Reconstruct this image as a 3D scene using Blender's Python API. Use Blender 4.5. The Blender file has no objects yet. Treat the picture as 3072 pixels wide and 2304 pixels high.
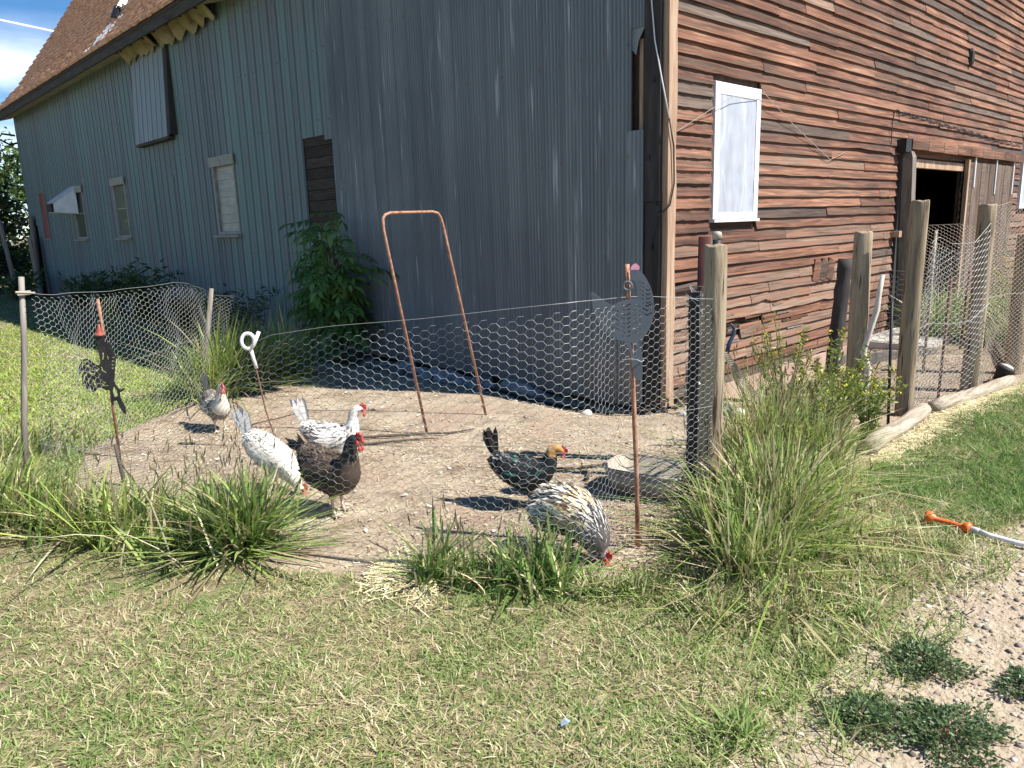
import bpy, bmesh, math, random
import numpy as np
from mathutils import Vector, Matrix, noise

random.seed(7)
RS = np.random.RandomState(11)
SC = bpy.context.scene
COL = SC.collection

# ------------------------------------------------------------------ camera
CAM = np.array([-5.54, -3.89, 1.60])
_W, _H = 3072.0, 2304.0
_v1 = np.array([-658.0 - 1536, -(744.0 - 1152)]); _v2 = np.array([3953.0 - 1536, -(597.0 - 1152)])
_f = math.sqrt(-float(_v1 @ _v2))
_ey = np.array([_v1[0], _v1[1], -_f]); _ey /= np.linalg.norm(_ey)
_ex = np.array([_v2[0], _v2[1], -_f]); _ex /= np.linalg.norm(_ex)
_ez = np.cross(_ex, _ey)
cam = bpy.data.cameras.new('camera'); camo = bpy.data.objects.new('camera', cam); COL.objects.link(camo)
cam.sensor_width = 36.0; cam.lens = 36.0 * _f / _W
cam.clip_start = 0.05; cam.clip_end = 20000
M4 = Matrix.Identity(4)
for i, row in enumerate((_ex, _ey, _ez)):
    for j in range(3): M4[i][j] = float(row[j])
    M4[i][3] = float(CAM[i])
camo.matrix_world = M4
SC.camera = camo

# ------------------------------------------------------------------ world and sun
SUN = Vector((0.39, -0.72, 1.0)).normalized()      # towards the sun
w = bpy.data.worlds.new('World'); SC.world = w; w.use_nodes = True
nt = w.node_tree; nt.nodes.clear()
wo = nt.nodes.new('ShaderNodeOutputWorld'); bg = nt.nodes.new('ShaderNodeBackground')
sky = nt.nodes.new('ShaderNodeTexSky'); sky.sky_type = 'NISHITA'; sky.sun_disc = False
sky.sun_elevation = math.asin(SUN.z); sky.sun_rotation = math.atan2(SUN.x, SUN.y)
sky.altitude = 1500; sky.air_density = 1.0; sky.dust_density = 0.15; sky.ozone_density = 3.0
tc = nt.nodes.new('ShaderNodeTexCoord')
mp = nt.nodes.new('ShaderNodeMapping'); mp.inputs['Scale'].default_value = (2.2, 2.2, 7.0)
mp.inputs['Location'].default_value = (0.9, 0.35, 0.1)
nz = nt.nodes.new('ShaderNodeTexNoise'); nz.inputs['Scale'].default_value = 1.6; nz.inputs['Detail'].default_value = 7
nz.inputs['Roughness'].default_value = 0.55
rp = nt.nodes.new('ShaderNodeMapRange'); rp.inputs[1].default_value = 0.40; rp.inputs[2].default_value = 0.64
mx = nt.nodes.new('ShaderNodeMix'); mx.data_type = 'RGBA'
mx.inputs[7].default_value = (9.6, 10.3, 11.4, 1)
L = nt.links.new
L(tc.outputs['Generated'], mp.inputs[0]); L(mp.outputs[0], nz.inputs[0]); L(nz.outputs[0], rp.inputs[0])
sx = nt.nodes.new('ShaderNodeSeparateXYZ'); er = nt.nodes.new('ShaderNodeMapRange'); er.inputs[1].default_value = 0.235; er.inputs[2].default_value = 0.175; er.inputs[3].default_value = 0.03; er.inputs[4].default_value = 1.0
ml_ = nt.nodes.new('ShaderNodeMath'); ml_.operation = 'MULTIPLY'
L(tc.outputs['Generated'], sx.inputs[0]); L(sx.outputs[2], er.inputs[0]); L(er.outputs[0], ml_.inputs[0]); L(rp.outputs[0], ml_.inputs[1]); L(ml_.outputs[0], mx.inputs[0]); hs = nt.nodes.new('ShaderNodeHueSaturation'); hs.inputs['Saturation'].default_value = 1.3; L(sky.outputs[0], hs.inputs['Color']); L(hs.outputs[0], mx.inputs[6]); L(mx.outputs[2], bg.inputs[0]); L(bg.outputs[0], wo.inputs[0])
bg.inputs[1].default_value = 0.075
sun = bpy.data.lights.new('sun', 'SUN'); suno = bpy.data.objects.new('sun', sun); COL.objects.link(suno)
sun.energy = 5.0; sun.angle = math.radians(0.5); sun.color = (1.0, 0.955, 0.88)
suno.rotation_euler = SUN.to_track_quat('Z', 'Y').to_euler(); suno.location = (10, -15, 30)
SC.view_settings.view_transform = 'Standard'; SC.view_settings.look = 'None'
SC.view_settings.exposure = 0.98; SC.view_settings.gamma = 1.0; SC.view_settings.use_curve_mapping = False
SC.render.engine = 'CYCLES'
SC.cycles.max_bounces = 6; SC.cycles.transparent_max_bounces = 12

# ------------------------------------------------------------------ helpers: objects
def tag(o, label=None, cat=None, group=None, kind=None):
    if label: o['label'] = label
    if cat: o['category'] = cat
    if group: o['group'] = group
    if kind: o['kind'] = kind
    return o

def empty(name, loc=(0, 0, 0), rz=0.0, label=None, cat=None, group=None):
    o = bpy.data.objects.new(name, None); COL.objects.link(o); o.empty_display_size = 0.1
    o.location = loc; o.rotation_euler = (0, 0, rz)
    return tag(o, label, cat, group)

def link(name, me, m, parent=None, smooth=False):
    if m and not me.materials: me.materials.append(m)
    o = bpy.data.objects.new(name, me); COL.objects.link(o)
    if parent: o.parent = parent
    if smooth:
        me.polygons.foreach_set('use_smooth', [True] * len(me.polygons))
    return o

def npmesh(name, verts, faces, cols=None):
    """verts (n,3); faces: list of int arrays (m,k); cols (n,3) point colours"""
    me = bpy.data.meshes.new(name)
    verts = np.asarray(verts, np.float32)
    me.vertices.add(len(verts)); me.vertices.foreach_set('co', verts.ravel())
    faces = [np.asarray(f, np.int32) for f in faces if len(f)]
    loops = np.concatenate([f.ravel() for f in faces])
    tot = np.concatenate([np.full(len(f), f.shape[1], np.int32) for f in faces])
    start = np.concatenate([[0], np.cumsum(tot)[:-1]]).astype(np.int32)
    me.loops.add(len(loops)); me.loops.foreach_set('vertex_index', loops)
    me.polygons.add(len(tot)); me.polygons.foreach_set('loop_start', start); me.polygons.foreach_set('loop_total', tot)
    if cols is not None:
        a = me.color_attributes.new('Col', 'FLOAT_COLOR', 'POINT')
        c = np.ones((len(verts), 4), np.float32); c[:, :3] = cols
        a.data.foreach_set('color', c.ravel())
    me.update(calc_edges=True)
    return me

class MB:
    def __init__(s): s.v = []; s.f = []
    def quad_prism(s, bottom, top):
        n = len(s.v); k = len(bottom); s.v += [tuple(p) for p in bottom] + [tuple(p) for p in top]
        s.f.append(tuple(n + i for i in reversed(range(k)))); s.f.append(tuple(n + k + i for i in range(k)))
        for i in range(k):
            j = (i + 1) % k; s.f.append((n + i, n + j, n + k + j, n + k + i))
        return s
    def box(s, a, b):
        x0, y0, z0 = a; x1, y1, z1 = b
        return s.quad_prism([(x0, y0, z0), (x1, y0, z0), (x1, y1, z0), (x0, y1, z0)], [(x0, y0, z1), (x1, y0, z1), (x1, y1, z1), (x0, y1, z1)])
    def tube(s, pts, r, n=8, cap=True, flat=1.0):
        pts = [Vector(p) for p in pts]; rr = r if isinstance(r, (list, tuple)) else [r] * len(pts)
        base = len(s.v); prev = None
        for i, p in enumerate(pts):
            t = (pts[min(i + 1, len(pts) - 1)] - pts[max(i - 1, 0)]).normalized()
            if prev is None:
                u = t.orthogonal().normalized()
            else:
                u = (prev - t * prev.dot(t)).normalized()
            prev = u; v = t.cross(u)
            for k in range(n):
                a = 2 * math.pi * k / n
                s.v.append(tuple(p + (u * math.cos(a) + v * math.sin(a) * flat) * rr[i]))
        for i in range(len(pts) - 1):
            for k in range(n):
                j = (k + 1) % n
                s.f.append((base + i * n + k, base + i * n + j, base + (i + 1) * n + j, base + (i + 1) * n + k))
        if cap:
            s.f.append(tuple(base + k for k in reversed(range(n)))); e = base + (len(pts) - 1) * n
            s.f.append(tuple(e + k for k in range(n)))
        return s
    def lathe(s, c, prof, n=14, axis=None):
        """prof: list of (r, h) along axis (default z)"""
        c = Vector(c); ax = Vector(axis).normalized() if axis is not None else Vector((0, 0, 1))
        u = ax.orthogonal().normalized(); v = ax.cross(u); base = len(s.v)
        for r, h in prof:
            for k in range(n):
                a = 2 * math.pi * k / n
                s.v.append(tuple(c + ax * h + (u * math.cos(a) + v * math.sin(a)) * r))
        for i in range(len(prof) - 1):
            for k in range(n):
                j = (k + 1) % n
                s.f.append((base + i * n + k, base + i * n + j, base + (i + 1) * n + j, base + (i + 1) * n + k))
        s.f.append(tuple(base + k for k in reversed(range(n)))); e = base + (len(prof) - 1) * n
        s.f.append(tuple(e + k for k in range(n)))
        return s
    def poly(s, pts):
        n = len(s.v); s.v += [tuple(p) for p in pts]; s.f.append(tuple(range(n, n + len(pts)))); return s
    def mesh(s, name):
        me = bpy.data.meshes.new(name); me.from_pydata(s.v, [], s.f); me.update(); return me
    def build(s, name, m, parent=None, smooth=False):
        return link(name, s.mesh(name), m, parent, smooth)

def fnoise(p, s=1.0): return noise.noise(Vector(p) * s)

def vn(x, y, s, seed=0.0):
    """smooth cheap 2-d noise, vectorised, about -1..1"""
    x = np.asarray(x) * s; y = np.asarray(y) * s
    r = np.zeros(np.broadcast(x, y).shape)
    for i, (a, b, p) in enumerate(((1.0, 0.35, 0.3), (-0.55, 0.9, 1.7), (0.25, -1.2, 4.1), (1.6, 1.1, 2.2), (-1.3, 1.9, 5.2), (2.3, -0.7, 0.9))):
        r = r + np.sin(a * x + b * y + p + seed * (i + 1)) / (1 + 0.35 * i)
    return r / 2.6

# ------------------------------------------------------------------ helpers: materials
def newmat(name):
    m = bpy.data.materials.new(name); m.use_nodes = True
    n = m.node_tree; b = n.nodes['Principled BSDF']; return m, n, b

def ramp(n, stops):
    r = n.nodes.new('ShaderNodeValToRGB'); e = r.color_ramp.elements
    while len(e) < len(stops): e.new(0.5)
    for i, (p, c) in enumerate(stops): e[i].position = p; e[i].color = (*c, 1)
    return r

def noisy(name, stops, scale=(1, 1, 1), nscale=4.0, detail=6, rough=0.8, metal=0.0, bump=0.0, bscale=None, rand=0.0, coords='pos', distort=0.0, spec=0.3, spots=None, bdist=0.01, zone=None, splash=None):
    """noise-coloured material. rand: how far the object's own random number shifts the ramp. coords: world position or object."""
    m, n, b = newmat(name); lk = n.links.new
    if coords == 'pos':
        g = n.nodes.new('ShaderNodeNewGeometry'); src = g.outputs['Position']
    else:
        g = n.nodes.new('ShaderNodeTexCoord'); src = g.outputs['Object']
    mp = n.nodes.new('ShaderNodeMapping'); mp.inputs['Scale'].default_value = scale; lk(src, mp.inputs[0])
    vec = mp.outputs[0]
    oi = n.nodes.new('ShaderNodeObjectInfo')
    if rand:
        ad = n.nodes.new('ShaderNodeVectorMath'); ad.operation = 'ADD'
        ml = n.nodes.new('ShaderNodeMath'); ml.operation = 'MULTIPLY'; ml.inputs[1].default_value = 57.0
        lk(oi.outputs['Random'], ml.inputs[0]); lk(vec, ad.inputs[0]); lk(ml.outputs[0], ad.inputs[1]); vec = ad.outputs[0]
    t = n.nodes.new('ShaderNodeTexNoise'); t.inputs['Scale'].default_value = nscale; t.inputs['Detail'].default_value = detail
    t.inputs['Roughness'].default_value = 0.62; t.inputs['Distortion'].default_value = distort
    lk(vec, t.inputs[0]); fac = t.outputs[0]
    if rand:
        mr = n.nodes.new('ShaderNodeMapRange'); mr.inputs[3].default_value = -rand; mr.inputs[4].default_value = rand
        a2 = n.nodes.new('ShaderNodeMath'); a2.operation = 'ADD'
        lk(oi.outputs['Random'], mr.inputs[0]); lk(fac, a2.inputs[0]); lk(mr.outputs[0], a2.inputs[1]); fac = a2.outputs[0]
    r = ramp(n, stops); lk(fac, r.inputs[0]); col = r.outputs[0]
    if spots:
        c, s2, lo, hi = spots
        t2 = n.nodes.new('ShaderNodeTexNoise'); t2.inputs['Scale'].default_value = s2; t2.inputs['Detail'].default_value = 4; lk(vec, t2.inputs[0])
        m2 = n.nodes.new('ShaderNodeMapRange'); m2.inputs[1].default_value = lo; m2.inputs[2].default_value = hi; lk(t2.outputs[0], m2.inputs[0])
        mx = n.nodes.new('ShaderNodeMix'); mx.data_type = 'RGBA'; mx.inputs[7].default_value = (*c, 1)
        lk(m2.outputs[0], mx.inputs[0]); lk(col, mx.inputs[6]); col = mx.outputs[2]
    if zone or splash:
        g2 = n.nodes.new('ShaderNodeNewGeometry')
    if zone:        # broad weathered zones that run across the pieces
        c, s2, lo, hi = zone; t4 = n.nodes.new('ShaderNodeTexNoise'); t4.inputs['Scale'].default_value = s2; t4.inputs['Detail'].default_value = 5; lk(g2.outputs['Position'], t4.inputs[0])
        m4 = n.nodes.new('ShaderNodeMapRange'); m4.inputs[1].default_value = lo; m4.inputs[2].default_value = hi; m4.inputs[4].default_value = 0.8; lk(t4.outputs[0], m4.inputs[0])
        mx = n.nodes.new('ShaderNodeMix'); mx.data_type = 'RGBA'; mx.blend_type = 'MULTIPLY'; mx.inputs[7].default_value = (*c, 1); lk(m4.outputs[0], mx.inputs[0]); lk(col, mx.inputs[6]); col = mx.outputs[2]
    if splash:      # mud splashed up from the ground
        sz = n.nodes.new('ShaderNodeSeparateXYZ'); lk(g2.outputs['Position'], sz.inputs[0]); m5 = n.nodes.new('ShaderNodeMapRange'); m5.inputs[1].default_value = splash; m5.inputs[2].default_value = -0.1; lk(sz.outputs[2], m5.inputs[0])
        t5 = n.nodes.new('ShaderNodeTexNoise'); t5.inputs['Scale'].default_value = 9; t5.inputs['Detail'].default_value = 6; lk(g2.outputs['Position'], t5.inputs[0]); q5 = n.nodes.new('ShaderNodeMath'); q5.operation = 'MULTIPLY'; lk(m5.outputs[0], q5.inputs[0]); lk(t5.outputs[0], q5.inputs[1])
        mx = n.nodes.new('ShaderNodeMix'); mx.data_type = 'RGBA'; mx.inputs[7].default_value = (0.25, 0.20, 0.15, 1); lk(q5.outputs[0], mx.inputs[0]); lk(col, mx.inputs[6]); col = mx.outputs[2]
    lk(col, b.inputs['Base Color'])
    b.inputs['Roughness'].default_value = rough; b.inputs['Metallic'].default_value = metal
    b.inputs['Specular IOR Level'].default_value = spec
    if bump:
        bp = n.nodes.new('ShaderNodeBump'); bp.inputs['Strength'].default_value = bump; bp.inputs['Distance'].default_value = bdist
        if bscale:
            t3 = n.nodes.new('ShaderNodeTexNoise'); t3.inputs['Scale'].default_value = bscale; t3.inputs['Detail'].default_value = 5; lk(vec, t3.inputs[0]); lk(t3.outputs[0], bp.inputs['Height'])
        else: lk(t.outputs[0], bp.inputs['Height'])
        lk(bp.outputs[0], b.inputs['Normal'])
    return m

def colmat(name, rough=0.7, trans=0.0, spec=0.25, bump=0.0):
    """per-vertex own colour (each blade, leaf or feather has a colour of its own), optionally translucent"""
    m, n, b = newmat(name); lk = n.links.new
    a = n.nodes.new('ShaderNodeAttribute'); a.attribute_name = 'Col'
    lk(a.outputs['Color'], b.inputs['Base Color']); b.inputs['Roughness'].default_value = rough
    b.inputs['Specular IOR Level'].default_value = spec
    if trans:
        tr = n.nodes.new('ShaderNodeBsdfTranslucent'); mx = n.nodes.new('ShaderNodeMixShader'); mx.inputs[0].default_value = trans
        lk(a.outputs['Color'], tr.inputs[0]); lk(b.outputs[0], mx.inputs[1]); lk(tr.outputs[0], mx.inputs[2])
        lk(mx.outputs[0], n.nodes['Material Output'].inputs[0])
    return m

M = {}
M['clap'] = noisy('weathered_red_boards', [(0.16, (0.032, 0.019, 0.015)), (0.36, (0.092, 0.046, 0.033)), (0.49, (0.185, 0.088, 0.056)), (0.63, (0.285, 0.142, 0.088)), (0.82, (0.42, 0.27, 0.18))],
                  scale=(0.9, 0.9, 22), nscale=1.7, detail=9, rough=0.85, bump=0.6, rand=0.10, distort=0.9, bdist=0.014, zone=((0.58, 0.52, 0.48), 0.75, 0.44, 0.62), spots=((0.105, 0.070, 0.050), 1.1, 0.50, 0.66))
M['clap_grey'] = noisy('grey_brown_boards', [(0.15, (0.045, 0.030, 0.022)), (0.38, (0.135, 0.086, 0.062)), (0.58, (0.235, 0.158, 0.115)), (0.82, (0.36, 0.275, 0.21))], scale=(0.9, 0.9, 22), nscale=1.9, detail=9, rough=0.88, bump=0.55, rand=0.10, distort=0.9, bdist=0.012, spots=((0.23, 0.115, 0.072), 1.2, 0.48, 0.64))
M['clap_dark'] = noisy('dark_old_boards', [(0.2, (0.03, 0.022, 0.018)), (0.5, (0.10, 0.07, 0.055)), (0.8, (0.19, 0.15, 0.12))], scale=(0.9, 0.9, 22), nscale=2, rough=0.9, bump=0.5, rand=0.12, distort=0.8)
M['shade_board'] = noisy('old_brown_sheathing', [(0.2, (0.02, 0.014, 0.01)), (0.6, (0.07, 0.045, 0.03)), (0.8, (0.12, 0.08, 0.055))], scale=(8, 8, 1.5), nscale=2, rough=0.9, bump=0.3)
M['winboard'] = noisy('brown_window_boards', [(0.25, (0.018, 0.013, 0.011)), (0.55, (0.052, 0.040, 0.034)), (0.8, (0.10, 0.08, 0.07))], scale=(2, 2, 26), nscale=1.6, rough=0.9, bump=0.4, rand=0.1, distort=0.7)
M['doorboard'] = noisy('brown_door_boards', [(0.25, (0.045, 0.030, 0.023)), (0.55, (0.12, 0.083, 0.064)), (0.8, (0.21, 0.16, 0.125))], scale=(9, 9, 1.2), nscale=2.2, rough=0.9, bump=0.4, rand=0.1, distort=0.5)
M['metal'] = noisy('blue_grey_steel', [(0.25, (0.135, 0.160, 0.172)), (0.5, (0.172, 0.198, 0.210)), (0.72, (0.215, 0.242, 0.252))], splash=0.55, zone=((0.72, 0.74, 0.78), 0.5, 0.45, 0.62), scale=(6, 6, 0.35), nscale=1.3, detail=7, rough=0.5, metal=0.0, rand=0.10, spec=0.4,
                   spots=((0.50, 0.54, 0.57), 3.4, 0.62, 0.78))
M['doorsteel'] = noisy('pale_steel_hatch', [(0.3, (0.19, 0.23, 0.25)), (0.7, (0.25, 0.295, 0.315))], scale=(2, 2, 0.4), nscale=1.2, rough=0.55)
M['panel'] = noisy('blue_green_siding', [(0.30, (0.135, 0.155, 0.172)), (0.46, (0.142, 0.172, 0.182)), (0.58, (0.138, 0.200, 0.200)), (0.75, (0.16, 0.225, 0.22))], scale=(1, 1, 0.35), nscale=0.8, detail=5, rough=0.6, rand=0.09, spec=0.3, splash=0.6,
                   spots=((0.40, 0.46, 0.47), 2.5, 0.70, 0.85))
M['tar'] = noisy('tarred_corner_board', [(0.2, (0.018, 0.017, 0.018)), (0.6, (0.05, 0.045, 0.042)), (0.85, (0.12, 0.10, 0.09))], scale=(6, 6, 0.8), nscale=2.5, rough=0.85, bump=0.4)
M['trim'] = noisy('pale_weathered_trim', [(0.25, (0.17, 0.10, 0.065)), (0.5, (0.36, 0.24, 0.16)), (0.8, (0.52, 0.42, 0.32))], scale=(14, 14, 0.9), nscale=1.8, rough=0.85, bump=0.5, distort=0.5)
M['greywood'] = noisy('grey_weathered_wood', [(0.2, (0.07, 0.06, 0.052)), (0.55, (0.20, 0.175, 0.15)), (0.85, (0.36, 0.33, 0.29))], scale=(12, 12, 1.0), nscale=2, rough=0.9, bump=0.5, rand=0.08, distort=0.5)
M['post'] = noisy('tan_round_post', [(0.22, (0.10, 0.075, 0.05)), (0.45, (0.225, 0.175, 0.118)), (0.63, (0.33, 0.27, 0.185)), (0.88, (0.45, 0.39, 0.295))], scale=(16, 16, 1.1), nscale=1.7, detail=8, rough=0.85, bump=0.7, rand=0.07, distort=0.6, bdist=0.015, spots=((0.055, 0.038, 0.022), 3.1, 0.60, 0.68))
M['shingle'] = noisy('wood_shingles', [(0.22, (0.26, 0.12, 0.075)), (0.40, (0.56, 0.29, 0.175)), (0.6, (0.76, 0.45, 0.29)), (0.8, (0.82, 0.60, 0.42))], scale=(1, 1.3, 1), nscale=5.5, detail=6, rough=0.9, bump=0.4)
M['fascia'] = noisy('dark_fascia', [(0.3, (0.030, 0.026, 0.022)), (0.7, (0.085, 0.075, 0.062))], scale=(1, 1, 8), nscale=3, rough=0.9)
M['soffit'] = noisy('olive_soffit', [(0.3, (0.34, 0.31, 0.22)), (0.7, (0.48, 0.44, 0.33))], nscale=3, rough=0.9)
M['foam'] = noisy('yellowed_soffit_panel', [(0.28, (0.09, 0.05, 0.025)), (0.45, (0.24, 0.20, 0.11)), (0.7, (0.36, 0.325, 0.21))], nscale=3.2, rough=0.95)
M['galv'] = noisy('galvanised', [(0.3, (0.48, 0.49, 0.50)), (0.7, (0.68, 0.69, 0.70))], nscale=6, rough=0.45, metal=0.3, bump=0.1)
M['tub'] = noisy('dull_zinc', [(0.3, (0.29, 0.255, 0.205)), (0.7, (0.46, 0.41, 0.34))], nscale=7, rough=0.55, metal=0.25, spots=((0.22, 0.17, 0.12), 6, 0.58, 0.75))
M['wire'] = noisy('galvanised_wire', [(0.3, (0.38, 0.385, 0.38)), (0.7, (0.52, 0.525, 0.52))], nscale=30, rough=0.45, metal=0.35)
M['oldwire'] = noisy('rusty_wire', [(0.3, (0.26, 0.22, 0.18)), (0.7, (0.48, 0.43, 0.38))], nscale=30, rough=0.6, metal=0.2)
M['rust'] = noisy('rusty_bar', [(0.25, (0.16, 0.065, 0.04)), (0.5, (0.33, 0.165, 0.105)), (0.8, (0.52, 0.33, 0.235))], nscale=28, rough=0.8, bump=0.3, bdist=0.003)
M['rustpipe'] = noisy('rusty_pipe', [(0.25, (0.09, 0.042, 0.035)), (0.55, (0.20, 0.095, 0.075)), (0.8, (0.34, 0.20, 0.16))], nscale=20, rough=0.75, bump=0.2, bdist=0.003)
M['brownmetal'] = noisy('brown_enamel', [(0.3, (0.075, 0.028, 0.022)), (0.7, (0.12, 0.045, 0.035))], nscale=5, rough=0.5)
M['black'] = noisy('black_plastic', [(0.3, (0.012, 0.012, 0.013)), (0.7, (0.03, 0.03, 0.032))], nscale=9, rough=0.55)
M['blacksteel'] = noisy('black_cut_steel', [(0.3, (0.010, 0.010, 0.011)), (0.7, (0.028, 0.027, 0.027))], nscale=14, rough=0.55)
M['greysteel'] = noisy('slate_painted_steel', [(0.3, (0.115, 0.132, 0.158)), (0.7, (0.145, 0.162, 0.188))], nscale=8, rough=0.5)
M['pink'] = noisy('pink_paint', [(0.3, (0.85, 0.33, 0.46)), (0.7, (0.95, 0.45, 0.56))], nscale=12, rough=0.5)
M['redpaint'] = noisy('red_paint', [(0.3, (0.24, 0.055, 0.04)), (0.7, (0.36, 0.09, 0.065))], nscale=14, rough=0.55)
M['redboard'] = noisy('dark_red_board', [(0.3, (0.20, 0.055, 0.06)), (0.7, (0.30, 0.09, 0.09))], scale=(4, 4, 0.8), nscale=3, rough=0.8)
M['white'] = noisy('white_paint', [(0.3, (0.74, 0.73, 0.70)), (0.7, (0.84, 0.83, 0.81))], nscale=8, rough=0.5)
M['sheet'] = noisy('white_plastic_frame', [(0.3, (0.58, 0.57, 0.61)), (0.7, (0.76, 0.75, 0.78))], nscale=5, rough=0.55, bump=0.2)
M['pane'] = noisy('frosted_plastic_pane', [(0.3, (0.30, 0.325, 0.375)), (0.55, (0.38, 0.405, 0.455)), (0.75, (0.52, 0.545, 0.59))], scale=(5, 5, 1.0), nscale=2.2, rough=0.35, bump=0.25, distort=0.8, spec=0.5)
M['glass'] = noisy('old_glass', [(0.3, (0.10, 0.11, 0.11)), (0.7, (0.17, 0.18, 0.175))], nscale=2, rough=0.06, spec=0.9)
M['frost'] = noisy('dusty_pane', [(0.3, (0.24, 0.245, 0.235)), (0.7, (0.40, 0.41, 0.39))], scale=(1, 1, 5), nscale=3, rough=0.4)
M['darkpane'] = noisy('dark_pane', [(0.3, (0.03, 0.04, 0.04)), (0.7, (0.07, 0.085, 0.085))], nscale=3, rough=0.3)
M['concrete'] = noisy('pinkish_foundation', [(0.3, (0.30, 0.20, 0.165)), (0.7, (0.42, 0.30, 0.25))], nscale=5, rough=0.95, bump=0.4)
M['pad'] = noisy('pale_concrete', [(0.3, (0.46, 0.43, 0.38)), (0.7, (0.60, 0.57, 0.52))], nscale=6, rough=0.95, bump=0.2)
M['stone'] = noisy('field_stone', [(0.25, (0.17, 0.15, 0.145)), (0.5, (0.30, 0.275, 0.26)), (0.8, (0.46, 0.44, 0.42))], nscale=7, rough=0.9, bump=0.3, rand=0.22)
M['orange'] = noisy('orange_plastic', [(0.3, (0.72, 0.115, 0.02)), (0.7, (0.86, 0.17, 0.035))], nscale=9, rough=0.42, spec=0.5)
M['hose'] = noisy('white_hose', [(0.3, (0.58, 0.58, 0.62)), (0.7, (0.76, 0.76, 0.79))], nscale=14, rough=0.4)
M['palewood'] = noisy('bleached_stick', [(0.3, (0.46, 0.41, 0.35)), (0.7, (0.64, 0.59, 0.52))], scale=(9, 9, 1.5), nscale=4, rough=0.9, bump=0.3)
M['paletrim'] = noisy('peeled_grey_trim', [(0.25, (0.17, 0.165, 0.14)), (0.5, (0.30, 0.295, 0.26)), (0.8, (0.42, 0.415, 0.38))], scale=(8, 8, 2), nscale=3, rough=0.9, bump=0.3)
M['bark'] = noisy('tree_bark', [(0.3, (0.05, 0.04, 0.03)), (0.7, (0.14, 0.115, 0.09))], scale=(6, 6, 1), nscale=4, rough=0.95, bump=0.5)
M['log'] = noisy('bleached_log', [(0.25, (0.16, 0.125, 0.09)), (0.5, (0.36, 0.305, 0.235)), (0.8, (0.53, 0.475, 0.39))], scale=(1.4, 12, 12), nscale=2.6, detail=9, rough=0.9, bump=0.8, bdist=0.02, distort=0.7)
M['dirt'] = noisy('dry_red_dirt', [(0.30, (0.165, 0.122, 0.084)), (0.45, (0.285, 0.222, 0.156)), (0.58, (0.37, 0.30, 0.218)), (0.74, (0.47, 0.41, 0.30))], nscale=3.2, detail=10, rough=0.95, bump=0.9, bscale=30, bdist=0.02,
                  spots=((0.30, 0.215, 0.155), 1.6, 0.50, 0.66))
M['soil'] = noisy('thatch_soil', [(0.28, (0.09, 0.072, 0.04)), (0.5, (0.20, 0.16, 0.092)), (0.75, (0.36, 0.30, 0.18))], nscale=14, detail=10, rough=0.95, bump=0.9, bscale=40, bdist=0.02,
                  spots=((0.12, 0.15, 0.05), 5, 0.5, 0.62))
M['gravel'] = noisy('sandy_gravel_path', [(0.28, (0.25, 0.198, 0.138)), (0.5, (0.375, 0.302, 0.215)), (0.75, (0.47, 0.40, 0.30))], nscale=16, detail=10, rough=0.95, bump=0.9, bscale=45, bdist=0.02,
                    spots=((0.36, 0.28, 0.21), 3, 0.52, 0.68))
M['grass'] = colmat('grass_blades', 0.6, 0.35, 0.3)
M['leaf'] = colmat('leaves', 0.42, 0.4, 0.45)
M['feather'] = colmat('feathers', 0.65, 0.1, 0.3)
M['skinred'] = noisy('comb_red', [(0.3, (0.42, 0.04, 0.035)), (0.7, (0.58, 0.10, 0.085))], nscale=40, rough=0.55)
M['beak'] = noisy('horn_beak', [(0.3, (0.45, 0.33, 0.16)), (0.7, (0.58, 0.45, 0.26))], nscale=40, rough=0.5)
M['eye'] = noisy('dark_eye', [(0.3, (0.02, 0.012, 0.008)), (0.7, (0.05, 0.025, 0.01))], nscale=40, rough=0.1)
M['chip'] = colmat('straw_and_chips', 0.85, 0.0, 0.2)
M['contrail'] = noisy('ice_trail', [(0.3, (0.85, 0.86, 0.88)), (0.7, (0.9, 0.9, 0.92))], nscale=0.1, rough=1.0)

# ------------------------------------------------------------------ the ground
def inpoly(x, y, P):
    x = np.asarray(x); y = np.asarray(y); r = np.zeros(np.broadcast(x, y).shape, bool); n = len(P)
    for i in range(n):
        x0, y0 = P[i]; x1, y1 = P[(i + 1) % n]
        c = ((y0 > y) != (y1 > y)) & (x < (x1 - x0) * (y - y0) / (y1 - y0 + 1e-12) + x0)
        r ^= c
    return r
PEN = [(-1.9, -1.78), (-2.6, -1.98), (-3.15, -2.02), (-3.5, -1.55), (-3.8, -1.02), (-3.98, -0.62), (-4.25, -0.05), (-4.6, 0.9), (-4.45, 1.7), (-3.95, 2.6), (-2.75, 3.65), (-1.9, 3.85), (-1.2, 4.4), (0.3, 4.9), (0.3, -0.5)]
YARD = [(-1.9, -1.75), (-1.2, -1.75), (-0.7, -2.05), (0.1, -2.12), (1.0, -2.05), (2.0, -2.2), (4.6, -2.35), (4.75, -1.3), (5.1, -0.2), (5.1, 0.5), (-1.4, 0.5)]
def is_dirt(x, y):
    xx = x + 0.10 * vn(x, y, 4.1, 1.0); yy = y + 0.10 * vn(x, y, 4.7, 2.0)
    return inpoly(xx, yy, PEN) | inpoly(xx, yy, YARD)
def is_gravel(x, y):
    e = -2.90 + 0.07 * vn(x, y, 3.3, 3.0) + 0.03 * vn(x, y, 11, 1.0) - 0.16 * np.clip((x + 2.0), 0, 3) + 0.10 * np.clip(-3.3 - x, 0, 1)
    left = -3.86 + 0.12 * vn(x, y, 4.0, 5.0) - 0.25 * np.clip(-3.4 - y, 0, 2)
    return (y < e) & (x > left)
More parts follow.
